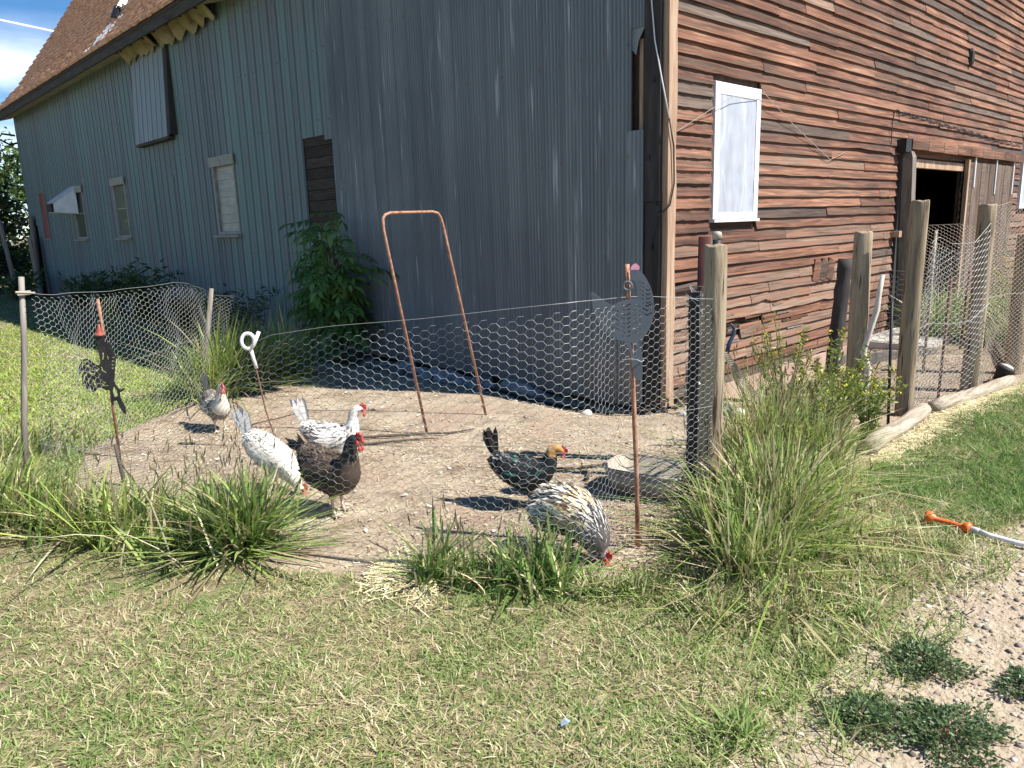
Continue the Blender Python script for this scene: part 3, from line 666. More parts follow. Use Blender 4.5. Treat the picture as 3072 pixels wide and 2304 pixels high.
for k in range(12):
    x0 = 7.90 + 0.218 * k
    MB().box((x0, -0.105 - 0.004 * (k % 2), 0.06), (x0 + 0.212, -0.075, 2.33)).build('door_board', M['doorboard'] if k % 3 else M['clap_dark'], barn)
MB().box((7.82, -0.125, 0.05), (7.895, -0.07, 2.36)).build('door_edge', M['trim'], barn)
for x0 in (8.15, 9.3, 10.35):
    MB().box((x0, -0.122, 1.85 if x0 > 9 else 1.95), (x0 + 0.05, -0.110, 2.40)).build('door_hanger', M['galv'], barn)
MB().box((7.2, 1.2, -0.1), (7.55, 1.35, 3.0)).build('stall_post', M['trim'], barn)
s = MB()
for x0 in np.arange(0.6, 13, 1.6): s.box((x0, 3.5, -0.1), (x0 + 0.15, 3.65, 5.0))
s.build('inner_posts', M['shade_board'], barn)
# pale concrete step by the door
MB().box((3.95, -0.95, -0.1), (5.35, -0.11, 0.055)).build('door_step', M['pad'], barn)
# three slanted patch shingles and splinters on the damaged stretch
for k in range(3):
    o = MB().box((0, -0.02, 0), (0.17, 0, 0.24)).build('patch_shingle', M['clap_dark'] if k == 1 else M['clap'], barn); o.location = (2.82 + 0.18 * k, -0.034, 0.88); o.rotation_euler = (0, 0.25, 0)
for k in range(16):
    x0 = random.uniform(0.75, 2.4); z0 = random.uniform(0.36, 0.68); l = random.uniform(0.2, 0.5)
    o = MB().quad_prism([(0, -.008, 0), (l, -.006, 0.01), (l, 0, 0.012), (0, 0, 0.008)], [(0, -.008, 0.025), (l, -.004, 0.016), (l, 0, 0.016), (0, 0, 0.025)]).build('splinter', M['clap'] if k % 2 else M['greywood'], barn); o.location = (x0, -0.036, z0); o.rotation_euler = (0, random.uniform(-0.06, 0.05), random.uniform(-.03, .03))
MB().tube([(0.1, -0.03, 0.985), (0.4, -0.045, 1.0), (0.8, -0.035, 0.99)], [0.03, 0.036, 0.03], 6).build('exposed_pole', M['clap_dark'], barn)
# twisted wires stapled above the door, thin wires over the window
s = MB(); pts = [(4.9 + 0.055 * i, -0.05, 2.86 - 0.006 * i * .25 + 0.02 * math.sin(i * 0.9)) for i in range(110)]; s.tube(pts, 0.006, 4)
pts = [(5.0 + 0.055 * i, -0.055, 2.85 - 0.006 * i * .25 - 0.02 * math.sin(i * 0.9 + .6)) for i in range(105)]; s.tube(pts, 0.005, 4); s.tube([(4.9, -0.05, 2.86), (4.85, -0.05, 2.7), (4.86, -0.05, 2.45)], 0.006, 4)
s.build('twisted_cable', M['black'], barn)
s = MB(); s.tube([(0.1, -0.06, 2.33), (0.6, -0.09, 2.55), (1.0, -0.1, 2.70), (1.5, -0.09, 2.76), (2.2, -0.07, 2.5), (3.1, -0.06, 2.2), (3.5, -0.05, 2.3)], 0.003, 4); s.build('loose_wire', M['oldwire'], barn)
MB().lathe((7.7, -0.05, 3.9), [(0.03, -0.2), (0.05, -0.15), (0.05, 0.0), (0.02, 0.05)], 8).build('yard_lamp', M['tar'], barn)
# bracket on the far top corner
s = MB(); s.tube([(-0.05, 22.72, 4.6), (-0.35, 22.85, 4.65), (-0.45, 22.85, 4.5), (-0.2, 22.8, 4.35), (0.0, 22.72, 4.4)], 0.03, 5); s.tube([(-0.45, 22.85, 4.5), (-0.42, 22.85, 4.2), (-0.3, 22.85, 3.9), (-0.35, 22.85, 3.75)], 0.012, 4); s.build('corner_bracket', M['black'], barn)

# ------------------------------------------------------------------ boulders at the foot of the long wall
def stone_mesh(seed, n=2):
    bm = bmesh.new(); bmesh.ops.create_icosphere(bm, subdivisions=n, radius=1.0)
    for v in bm.verts:
        d = 1 + 0.22 * noise.noise(v.co * 1.1 + Vector((seed * 7.1, 0, 0))) + 0.08 * noise.noise(v.co * 3 + Vector((seed, 3, 0))); v.co *= d
    me = bpy.data.meshes.new('stone'); bm.to_mesh(me); bm.free(); me.materials.append(M['stone'])
    me.polygons.foreach_set('use_smooth', [True] * len(me.polygons)); return me
SM = [stone_mesh(i) for i in range(6)]
i = 0; yy = 1.3
ORD = ('first', 'second', 'third', 'fourth', 'fifth', 'sixth', 'seventh', 'eighth', 'ninth', 'tenth', 'eleventh', 'twelfth', 'thirteenth', 'fourteenth', 'fifteenth', 'sixteenth', 'seventeenth', 'eighteenth', 'nineteenth', 'twentieth', 'last but one', 'last')
cnt = [0, 0]
LOOK = ('large rounded grey', 'flat pale', 'small dark', 'angular brown', 'rounded pinkish', 'low grey')
while yy < 4.6:
    rad = random.uniform(0.07, 0.135)
    for r_ in range(2 if yy > 1.9 else 1):
        k = random.randrange(6); x = -0.16 - 0.17 * r_ + random.uniform(-.04, .04); q = rad * (1.0 if r_ == 0 else 0.7)
        o = bpy.data.objects.new('stone', SM[k]); COL.objects.link(o); yv = yy + random.uniform(-.03, .03)
        o.location = (x, yv, float(gz(x, yv)) + q * 0.28); o.scale = (q * 0.9, q * random.uniform(1.0, 1.4), q * random.uniform(0.5, 0.75)); o.rotation_euler = (0, 0, random.uniform(-.5, .5))
        tag(o, '%s stone, %s from barn corner in %s row along metal wall' % (LOOK[k], ORD[cnt[r_]], ('inner', 'outer')[r_]), 'stone', 'stones along the wall foot'); cnt[r_] += 1
        i += 1
    yy += rad * 1.9
for (x, y_, q, lab) in ((-0.05, -0.32, 0.10, 'pale rock beside the thick corner post, under the netting roll'), (0.28, -0.5, 0.11, 'white rock at the foot of the leaning black netting'), (0.05, -0.75, 0.07, 'small white rock behind the thick corner post'), (-0.45, 0.5, 0.06, 'small pale stone beside the black hose by the barn corner')):
    o = bpy.data.objects.new('stone', SM[1].copy()); COL.objects.link(o); o.data.materials[0] = M['pad']; o.location = (x, y_, float(gz(x, y_)) + q * .35); o.scale = (q, q * .8, q * .6); tag(o, lab, 'stone')

# ------------------------------------------------------------------ posts
def post_mesh(h, r, seed, n=22, lv=16):
    s = MB(); rr = random.Random(seed)
    for i in range(lv + 3):
        t = min(i / lv, 1.0); z = -0.15 + (h + 0.15) * t; q = r * (1.08 - 0.12 * t)
        if i == lv: z -= 0.006
        if i == lv + 1: q *= 0.955; z += 0.002
        if i == lv + 2: q *= 0.5; z += 0.0 
        for k in range(n):
            a = 2 * math.pi * k / n
            d = 1 + 0.09 * noise.noise(Vector((math.cos(a) * 1.2, math.sin(a) * 1.2, z * 1.5 + seed))) + 0.06 * noise.noise(Vector((math.cos(a) * 4, math.sin(a) * 4, z * 1.6 + seed)))
            s.v.append((q * d * math.cos(a) + 0.006 * math.sin(z * 2 + seed), q * d * math.sin(a) + 0.006 * math.cos(z * 2.3 + seed), z + (0.006 * math.sin(3 * a + seed) if i >= lv - 1 else 0)))
    for i in range(lv + 2):
        for k in range(n):
            j = (k + 1) % n; s.f.append((i * n + k, i * n + j, (i + 1) * n + j, (i + 1) * n + k))
    e = (lv + 2) * n; s.f.append(tuple(e + k for k in range(n))); return s.mesh('fence_post')
POSTS = [((-1.98, -1.71), 1.46, 0.062, (0.010, 0.0), 'thick tan round post with chipped top beside the zinc tub'),
         ((0.72, -1.42), 1.455, 0.073, (0.0, 0.0), 'tan round post behind yellow weeds with a dark roll behind it'),
         ((0.80, -1.80), 1.68, 0.066, (0.0, 0.01), 'tallest tan round post at the joint of the two border logs'),
         ((2.0, -1.93), 1.64, 0.070, (-0.005, 0.0), 'greyish round post wrapped by netting before the sliding door'),
         ((3.1, -2.0), 1.35, 0.070, (0.0, 0.0), 'round post at the right picture edge behind the black pot')]
for i, ((x, y_), h, r, ln, lab) in enumerate(POSTS):
    o = link('fence_post', post_mesh(h, r, i * 3.3 + 1), M['post'], None, True)
    o.location = (x, y_, 0); o.rotation_euler = (ln[0], ln[1], i * 1.3); tag(o, lab, 'fence post', 'round posts of the chicken run')

def rod(name, pts, r, m, label, cat, group=None, n=6):
    s = MB(); s.tube(pts, r, n); o = s.build(name, m, None, True); return tag(o, label, cat, group)
rod('thin_rod', [(0.366, -1.836, -0.1), (0.35, -1.80, 0.95)], 0.011, M['blacksteel'], 'thin dark rod standing left of the tallest post', 'rod', 'thin rods holding the netting')
rod('thin_rod', [(1.527, -1.819, -0.1), (1.533, -1.841, 1.05)], 0.012, M['rustpipe'], 'thin reddish rod midway between the two tall posts', 'rod', 'thin rods holding the netting')
rod('thin_rod', [(4.3, -1.2, -0.1), (4.3, -1.22, 0.95)], 0.014, M['rustpipe'], 'thin dark rod standing in the weeds near the barn door', 'rod', 'thin rods holding the netting')
rod('white_stake', [(2.6, -1.35, -0.1), (2.6, -1.36, 1.42)], 0.014, M['log'], 'slim pale stake with a rag tied on it by the barn door', 'stake')
rod('driftwood_stick', [(0.445, -1.60, -0.1), (0.45, -1.61, 0.2), (0.465, -1.62, 0.4), (0.42, -1.59, 0.54), (0.445, -1.62, 0.70), (0.475, -1.65, 0.87), (0.48, -1.655, 0.99), (0.495, -1.67, 1.14)], [0.022, 0.022, 0.026, 0.022, 0.02, 0.023, 0.02, 0.014], M['palewood'], 'crooked bleached stick leaning between two tan posts', 'stick', n=7)
# dark slab with bundled wire next to post A, brown post, capped black pipe
pt = empty('wired_slab', (-1.93, -1.58, 0), 0.3, 'dark jagged board wrapped in bundled wire left of the thick post', 'board')
s = MB(); n = 9
for i in range(n):
    z0 = -0.1 + i * 0.145; z1 = z0 + 0.146; a = 0.012 * math.sin(i * 2.1); b = 0.012 * math.sin((i + 1) * 2.1)
    s.quad_prism([(-0.035 + a, -0.03, z0), (0.035 - a * .5, -0.03, z0), (0.035, 0.03, z0), (-0.035 + a, 0.03, z0)], [(-0.035 + b, -0.03, z1), (0.035 - b * .5, -0.03, z1), (0.035, 0.03, z1), (-0.035 + b, 0.03, z1)])
s.build('slab', M['tar'], pt)
s = MB(); rr = random.Random(4)
for k in range(46):
    z0 = rr.uniform(0.25, 1.2); p = []
    for q in range(5): p.append((rr.uniform(-.055, .055), rr.choice((-.045, .04)) + rr.uniform(-.01, .01), z0 + rr.uniform(-.09, .09)))
    s.tube(p, 0.0022, 3)
s.build('bundled_wire', M['wire'], pt)
o = rod('brown_pipe', [(-1.36, -1.28, -0.1), (-1.35, -1.29, 1.49)], 0.062, M['brownmetal'], 'wide dark brown metal pipe standing behind the thick post', 'pipe', n=16)
pp = empty('capped_pipe', (-1.63, -1.52, 0), 0, 'black pipe with a grey domed cap rising behind the thick post', 'pipe')
MB().lathe((0, 0, 0), [(0.026, -0.1), (0.026, 1.5)], 12).build('pipe', M['black'], pp, True)
MB().lathe((0, 0, 1.5), [(0.028, -0.02), (0.028, 0.012), (0.022, 0.022), (0.006, 0.026)], 12).build('cap', M['tub'], pp, True)
# black roll leaning on the wall behind post B
s = MB(); pts = []; rr2 = []
for i in range(15): pts.append((1.17 + 0.035 * i * .4, -1.02, -0.1 + i * 0.093)); rr2.append(0.062 + 0.007 * (i % 2) + 0.004 * math.sin(i * 1.9))
s.tube(pts, rr2, 12); tag(s.build('black_roll', M['tar'], None, True), 'black ribbed roll standing behind the weed screened post', 'roll')
# leaning netting guard with a dark blue hook
ng = empty('netting_guard', (0.25, -0.48, -0.05), 0.2, 'leaning grey plastic netting with a blue hook by the barn wall', 'netting')
s = MB()
def gp(u, v): # a tilted half cone
    a = -0.9 + 1.9 * u; r = 0.05 + 0.17 * (1 - v); return (0.34 - 0.42 * v + r * math.sin(a), -r * math.cos(a), 0.02 + 0.50 * v)
for i in range(17): s.tube([gp(i / 16, k / 10) for k in range(11)], 0.004, 3)
for k in range(27): s.tube([gp(i / 12, k / 26) for i in range(13)], 0.004, 3)
s.build('netting', M['tub'], ng)
s = MB(); s.tube([(-0.06, -0.04, 0.50), (-0.05, -0.06, 0.60), (0.02, -0.07, 0.66), (0.02, -0.07, 0.72), (-0.04, -0.06, 0.76)], [0.02, 0.018, 0.016, 0.013, 0.01], 8)
s.build('hook', noisy('navy_plastic', [(0.3, (0.012, 0.02, 0.05)), (0.7, (0.03, 0.05, 0.10))], nscale=8, rough=0.4), ng, True)
# hose lying along the wall foot
pts = [(-0.35 + 0.05 * math.sin(k * .7), 2.3 - 0.16 * k, float(gz(-0.35, 2.3 - 0.16 * k)) + 0.02) for k in range(13)] + [(-0.2, 0.2, -0.1), (0.05, -0.12, -0.06), (0.3, -0.15, -0.04)]
s = MB(); s.tube(pts, 0.014, 7); tag(s.build('black_hose', M['black'], None, True), 'black hose lying along the foot of the corrugated wall', 'hose')
# twigs on the dirt
for k, (p0, p1, lab) in enumerate((((-2.55, 0.95), (-1.75, 0.55), 'dark crooked twig lying between the two feet of the rusty hoop'), ((-3.0, 1.0), (-2.1, 0.55), 'long dark twig lying on the dirt behind the white hen'), ((-2.3, -0.45), (-1.5, -1.25), 'dark branch lying on the dirt beside the zinc tub'), ((-2.1, -0.95), (-1.95, -0.75), 'short forked twig on the dirt by the tub'))):
    pts = []
    for i in range(7):
        t = i / 6; x = p0[0] + (p1[0] - p0[0]) * t + random.uniform(-.03, .03); y_ = p0[1] + (p1[1] - p0[1]) * t + random.uniform(-.03, .03); pts.append((x, y_, float(gz(x, y_)) + 0.012 + 0.012 * random.random()))
    s = MB(); s.tube(pts, [0.012, 0.011, 0.012, 0.01, 0.009, 0.007, 0.004], 5); tag(s.build('twig', M['bark']), lab, 'twig')

# ------------------------------------------------------------------ border logs, boards of the far bed, pot
def logpiece(p, q, r, lab):
    s = MB(); pts = []; rr = []
    for i in range(9):
        t = i / 8; pts.append((p[0] + (q[0] - p[0]) * t, p[1] + (q[1] - p[1]) * t + 0.012 * math.sin(t * 7), 0.035 + 0.006 * math.sin(i * 1.4))); rr.append(r * (1 + 0.06 * math.sin(i * 2.2)))
    s.tube(pts, rr, 12); o = s.build('border_log', M['log'], None, True); tag(o, lab, 'log', 'logs edging the run')
logpiece((-0.42, -1.99), (0.92, -1.91), 0.062, 'shorter bleached log with its end in the weeds')
logpiece((1.0, -1.95), (2.55, -2.13), 0.058, 'longer bleached log below the wrapped grey post')
for (a, b, lab) in (((4.55, -1.45), (5.0, -0.75), 'dark edging plank in front of the green weeds'), ((3.3, -1.9), (4.55, -1.5), 'dark edging plank behind the rightmost post'), ((2.6, -0.45), (3.75, -1.1), 'pale plank lying on the dirt before the door step')):
    d = Vector((b[0] - a[0], b[1] - a[1], 0)); nn = Vector((-d.y, d.x, 0)).normalized() * 0.025
    s = MB(); s.quad_prism([(a[0] - nn.x, a[1] - nn.y, -0.03), (b[0] - nn.x, b[1] - nn.y, -0.03), (b[0] + nn.x, b[1] + nn.y, -0.03), (a[0] + nn.x, a[1] + nn.y, -0.03)], [(a[0] - nn.x, a[1] - nn.y, .085), (b[0] - nn.x, b[1] - nn.y, .085), (b[0] + nn.x, b[1] + nn.y, .085), (a[0] + nn.x, a[1] + nn.y, .085)])
    tag(s.build('edging_plank', M['greywood'] if 'pale' in lab else M['bark']), lab, 'plank')
bp = empty('black_pot', (2.55, -2.02, 0), 0, 'small tipped black pot with a pale lid beside the log end', 'pot')
o = MB().lathe((0, 0, 0), [(0.05, 0.0), (0.075, 0.12), (0.08, 0.13), (0.08, 0.15)], 14).build('pot', M['black'], bp, True); o.rotation_euler = (0.35, 0.25, 0)
o = MB().lathe((0, 0, 0.15), [(0.06, 0.0), (0.05, 0.025), (0.02, 0.035)], 12).build('lid', M['pad'], bp, True); o.rotation_euler = (0.35, 0.25, 0)

# ------------------------------------------------------------------ zinc tub
tb = empty('zinc_tub', (0, 0, 0), 0, 'oblong zinc tub with rounded rim standing in the dirt by the thick post', 'tub')
def rrect(cx_, cy_, a, b, r, ang, z, n=6):
    pts = []
    for q, (sx, sy) in enumerate(((1, 1), (-1, 1), (-1, -1), (1, -1))):
        for i in range(n + 1):
            t = math.pi / 2 * (q + i / n); px = sx * (a - r) + r * math.cos(t); py = sy * (b - r) + r * math.sin(t)
            pts.append((cx_ + px * math.cos(ang) - py * math.sin(ang), cy_ + px * math.sin(ang) + py * math.cos(ang), z))
    return pts
s = MB(); tc_ = (-2.02, -1.345); an = math.radians(12)
rings = [rrect(*tc_, 0.13, 0.22, 0.09, an, 0.002), rrect(*tc_, 0.165, 0.26, 0.10, an, 0.165), rrect(*tc_, 0.158, 0.253, 0.10, an, 0.165), rrect(*tc_, 0.125, 0.215, 0.09, an, 0.012)]
n = len(rings[0])
for r in rings: s.v += r
for i in range(3):
    for k in range(n): j = (k + 1) % n; s.f.append((i * n + k, i * n + j, (i + 1) * n + j, (i + 1) * n + k))
s.f.append(tuple(reversed(range(n)))); s.f.append(tuple(3 * n + k for k in range(n)))
s.build('tub_shell', M['tub'], tb, True)
s = MB(); rim = rrect(*tc_, 0.168, 0.263, 0.10, an, 0.166); s.tube(rim + rim[:1], 0.009, 6); s.build('rim', M['tub'], tb, True)

# ------------------------------------------------------------------ rusty hoop
s = MB(); A = Vector((-2.068, 0.77, -0.05)); B = Vector((-1.368, 0.849, -0.05)); C_ = Vector((-2.27, 0.92, 1.648)); D_ = Vector((-1.596, 1.05, 1.656))
up = 0.055
pts = [A, C_.lerp(A, 0.03), C_ + Vector((0.01, 0, 0.03)), C_.lerp(D_, 0.06) + Vector((0, 0, up)), C_.lerp(D_, 0.14) + Vector((0, 0, up + .012))]
pts += [C_.lerp(D_, t) + Vector((0, 0, up + .012)) for t in (0.3, 0.5, 0.7, 0.84)] + [C_.lerp(D_, 0.93) + Vector((0, 0, up)), D_ + Vector((-0.012, 0, 0.02)), D_.lerp(B, 0.03), B]
s.tube(pts, 0.0115, 8); tag(s.build('rebar_hoop', M['rust'], None, True), 'tall rusty bent bar hoop stuck in the dirt before the metal wall', 'hoop')

# ------------------------------------------------------------------ flat steel birds on rods
def flat_cut(name, outer, holes, thick, m, parent=None):
    cu = bpy.data.curves.new(name, 'CURVE'); cu.dimensions = '2D'; cu.fill_mode = 'BOTH'; cu.extrude = thick / 2
    for poly in [outer] + holes:
        sp = cu.splines.new('POLY'); sp.points.add(len(poly) - 1)
        for p, q in zip(sp.points, poly): p.co = (q[0], q[1], 0, 1)
        sp.use_cyclic_u = True
    t = bpy.data.objects.new('tmp', cu); COL.objects.link(t)
    me = bpy.data.meshes.new_from_object(t.evaluated_get(bpy.context.evaluated_depsgraph_get())); me.name = name
    bpy.data.objects.remove(t); bpy.data.curves.remove(cu); me.materials.clear()
    o = link(name, me, m, parent); o.rotation_euler = (math.pi / 2, 0, 0); return o
def smooth_poly(P, k=3):
    P = [Vector((p[0], p[1])) for p in P]; out = []; n = len(P)
    for i in range(n):
        a, b, c, d = P[i - 1], P[i], P[(i + 1) % n], P[(i + 2) % n]
        for q in range(k):
            t = q / k; out.append(tuple(0.5 * ((2 * b) + (c - a) * t + (2 * a - 5 * b + 4 * c - d) * t * t + (3 * b - a - 3 * c + d) * t ** 3)))
    return out
# the grey hen
hen = empty('hen_silhouette', (-2.73, -1.73, 0), math.atan2(-0.795, 0.605), 'slate grey cut steel hen with chevron slots and pink comb on a rusty rod', 'garden ornament')
kx, kz = 0.000437, 0.000402
def hc(p): return ((p[0] - 520) * kx, 1.402 - (p[1] - 120) * kz)
out = [(530, 190), (545, 178), (590, 172), (630, 185), (680, 240), (725, 320), (760, 410), (778, 500), (785, 600), (780, 720), (750, 830), (715, 900), (680, 950), (640, 985), (630, 1020), (640, 1080), (655, 1130), (665, 1180), (668, 1300), (665, 1440), (600, 1455), (572, 1390), (555, 1290), (545, 1190), (525, 1100), (500, 1040), (480, 1000), (410, 985), (330, 930), (260, 860), (205, 780), (165, 690), (140, 590), (130, 500), (127, 415), (180, 455), (250, 515), (300, 555), (345, 575), (390, 555), (450, 530), (520, 515), (580, 510), (605, 490), (610, 420), (600, 350), (580, 300), (560, 290), (540, 298), (538, 240)]
outl = smooth_poly([hc(p) for p in out], 2)
def chev(cx_, cy_, w_, h_, t_, d):
    P = [(-w_, d * h_), (0, -d * h_), (w_, d * h_), (w_, d * h_ + t_), (0, -d * h_ + t_), (-w_, d * h_ + t_)]
    return [hc((cx_ + a, cy_ + b)) for a, b in P]
slots = []
for c, x0 in enumerate((250, 370, 490, 605, 715)):
    d = 1 if c % 2 else -1; y0 = 570
    for k in range(10):
        cy_ = y0 + 52 * k + (10 if c % 2 else 0); P = chev(x0, cy_, 48, 15, 15, d)
        test = [(x0 - 58, cy_ - 26), (x0 + 58, cy_ - 26), (x0 - 58, cy_ + 38), (x0 + 58, cy_ + 38), (x0, cy_ - 30)]
        if all(inpoly(np.array([hc(q)[0]]), np.array([hc(q)[1]]), outl)[0] for q in test): slots.append(P)
for k in range(5): slots.append(chev(645, 315 + 46 * k, 30, 12, 13, 1))
for k in range(4): slots.append(chev(722, 400 + 48 * k, 26, 10, 13, -1))
slots += [[hc(p) for p in ((575, 200), (595, 200), (595, 214), (575, 214))], [hc(p) for p in ((150, 465), (180, 490), (176, 502), (148, 478))], [hc(p) for p in ((600, 1300), (615, 1300), (615, 1316), (600, 1316))], [hc(p) for p in ((600, 1370), (615, 1370), (615, 1386), (600, 1386))], [hc(p) for p in ((540, 1020), (605, 1020), (612, 1090), (590, 1160), (575, 1160))]]
o = flat_cut('steel_hen', outl, slots, 0.004, M['greysteel'], hen); o.location = (0, -0.018, 0)
cb = flat_cut('comb', smooth_poly([hc(p) for p in ((540, 178), (545, 140), (570, 112), (598, 105), (612, 118), (632, 140), (630, 168), (615, 180), (580, 172))], 2), [], 0.004, M['pink'], hen); cb.location = (0, -0.0175, 0)
MB().tube([(-0.008, 0, 1.405), (0.0, 0, 1.2), (0.02, 0, 0.85), (0.038, 0, 0.4), (0.05, 0, -0.12)], 0.0115, 10).build('rod', M['rust'], hen, True)
s = MB(); rp_ = [(-0.005 + 0.019 * math.cos(2 * math.pi * k / 16), -0.016, 1.307 + 0.019 * math.sin(2 * math.pi * k / 16)) for k in range(17)]; s.tube(rp_, 0.006, 8, cap=False); s.build('ring_nut', M['greysteel'], hen, True)
s = MB(); s.tube([(0.0, -.02, .965), (0.04, -0.03, .963), (0.06, -0.02, .95), (0.07, 0, .955)], 0.0025, 5); s.tube([(-0.03, -.015, .96), (0.02, -0.03, .968)], 0.0025, 5); s.build('tie_wire', M['wire'], hen)
# the black rooster
roo = empty('rooster_silhouette', (-3.965, 2.05, 0), math.atan2(-0.45, 0.893), 'black cut steel rooster below a red cone on a leaning rusty rod', 'garden ornament')
rk, rz_ = 0.000663, 0.000600
def rc(p): return ((p[0] - 597) * rk + 0.15 * (2107 - p[1]) * rz_, (2107 - p[1]) * rz_)
out = [(338, 585), (400, 580), (420, 610), (415, 660), (470, 690), (490, 760), (515, 820), (528, 880), (525, 1000), (520, 1150), (545, 1210), (580, 1262), (610, 1245), (628, 1255), (600, 1285), (580, 1300), (590, 1370), (620, 1440), (640, 1500), (642, 1575), (610, 1540), (575, 1470), (550, 1400), (520, 1400), (505, 1460), (490, 1380), (485, 1265), (440, 1255), (400, 1225), (350, 1215), (340, 1250), (295, 1258), (285, 1200), (260, 1225), (240, 1200), (225, 1150), (205, 1160), (195, 1060), (215, 1000), (195, 990), (172, 1045), (165, 960), (185, 880), (230, 848), (280, 880), (330, 930), (365, 940), (375, 900), (362, 820), (345, 720)]
outl2 = smooth_poly([rc(p) for p in out], 2)
hl = []
def stroke(P, w_):
    P = [np.array(p, float) for p in P]; L_, R_ = [], []
    for i, p in enumerate(P):
        t = P[min(i + 1, len(P) - 1)] - P[max(i - 1, 0)]; t /= np.linalg.norm(t); nn = np.array([-t[1], t[0]]); k = w_ * 1.35 * (0.35 if i in (0, len(P) - 1) else 1)
        L_.append(rc(p + nn * k)); R_.append(rc(p - nn * k))
    hl.append(L_ + R_[::-1])
stroke([(190, 950), (205, 895), (240, 880), (270, 900)], 7); stroke([(225, 945), (250, 935), (285, 970)], 8); stroke([(265, 1010), (290, 1040), (330, 1045)], 9); stroke([(215, 1130), (225, 1050), (245, 1030)], 6)
stroke([(305, 1110), (325, 1150), (330, 1195)], 8); stroke([(315, 975), (345, 1005), (362, 1000)], 6); stroke([(262, 1160), (265, 1110), (275, 1085)], 6)
stroke([(385, 960), (400, 1010), (435, 1040)], 7); stroke([(430, 810), (445, 860), (440, 915)], 9); stroke([(400, 1145), (430, 1165), (430, 1155)], 8); stroke([(390, 1165), (425, 1195), (460, 1200)], 6); stroke([(400, 790), (404, 840), (398, 880)], 6)
for yy_ in (855, 900, 945, 985): stroke([(487, yy_), (500, yy_ + 6), (515, yy_ + 4)], 5)
stroke([(515, 1225), (525, 1270), (540, 1340), (560, 1330)], 14)
o = flat_cut('steel_rooster', outl2, hl, 0.004, M['blacksteel'], roo); o.location = (0, -0.02, 0)
tp = rc((330, 150)); bt = rc((597, 2180))
MB().tube([(tp[0], 0, tp[1]), (rc((385, 520))[0], 0, rc((385, 520))[1]), (rc((430, 900))[0], 0, rc((430, 900))[1]), (bt[0], 0, bt[1])], [0.010, 0.011, 0.010, 0.010], 8).build('rod', M['rust'], roo, True)
c0 = Vector((rc((355, 590))[0], 0, rc((355, 590))[1])); c1 = Vector((rc((345, 400))[0], 0, rc((345, 400))[1]))
MB().lathe(c0, [(0.037, 0.0), (0.036, 0.010), (0.022, 0.026), (0.022, 0.038), (0.012, 0.06), (0.007, 0.085)], 12, axis=(c1 - c0)).build('red_cone', M['redpaint'], roo, True)

# white curl marker on a thin stake
cm = empty('curl_marker', (-3.05, 1.31, 0), math.atan2(-0.55, 0.83), 'white looped plastic marker on a thin rod in the pen', 'marker')
MB().tube([(0.0, 0, -0.1), (-0.085, 0, 0.3), (-0.125, 0, 0.64)], 0.006, 6).build('thin_stake', M['rustpipe'], cm)
s = MB(); lp = [(-0.118, 0, 0.62), (-0.135, 0, 0.70), (-0.146, 0, 0.765)]; s.tube(lp, [0.012, 0.013, 0.014], 8)
lp = [(-0.16 + 0.046 * math.cos(a), 0.006 * math.sin(a), 0.826 + 0.056 * math.sin(a)) for a in np.linspace(-1.0, -1.0 + 2 * math.pi, 20)]; s.tube(lp, 0.0135, 8)
s.tube([(-0.146, -0.01, 0.765), (-0.115, -0.012, 0.81), (-0.075, -0.012, 0.893)], [0.012, 0.014, 0.013], 8); s.build('curl', M['white'], cm, True)

# orange hose end and its hose
nz_ = empty('hose_nozzle', (0, 0, 0), 0, 'orange plastic hose nozzle with flared ends lying at the lawn edge', 'nozzle')
p0 = Vector((-1.462, -2.70, 0.045)); p1 = Vector((-1.474, -2.885, 0.04)); ax = (p1 - p0)
Ln = ax.length
MB().lathe(p0, [(0.012, -0.012), (0.030, -0.010), (0.034, 0.0), (0.033, 0.018), (0.022, 0.030), (0.0125, 0.04), (0.0125, Ln - 0.03), (0.017, Ln - 0.018), (0.026, Ln - 0.012), (0.029, Ln), (0.027, Ln + 0.014), (0.014, Ln + 0.018)], 16, axis=ax).build('nozzle_body', M['orange'], nz_, True)
MB().lathe(p1, [(0.012, 0.015), (0.016, 0.02), (0.015, 0.05), (0.012, 0.055)], 12, axis=ax).build('coupling', M['galv'], nz_, True)
s = MB(); s.tube([p1 + ax.normalized() * 0.05, (-1.480, -2.99, 0.03), (-1.47, -3.10, 0.022), (-1.455, -3.25, 0.02), (-1.42, -3.6, 0.02), (-1.25, -4.2, 0.02), (-0.8, -5.5, 0.02)], 0.0125, 10)
tag(s.build('garden_hose', M['hose'], None, True), 'white garden hose running from the orange nozzle across the path', 'hose')
# faint blue scrap in the lawn
s = MB(); s.poly([(-3.99, -2.43, 0.022), (-3.967, -2.443, 0.03), (-3.945, -2.43, 0.022), (-3.957, -2.412, 0.028), (-3.975, -2.415, 0.02)])
tag(s.build('plastic_scrap', noisy('pale_blue_film', [(0.3, (0.22, 0.30, 0.38)), (0.7, (0.34, 0.42, 0.50))], nscale=20, rough=0.4)), 'pale blue plastic scrap caught in the mown lawn', 'scrap')

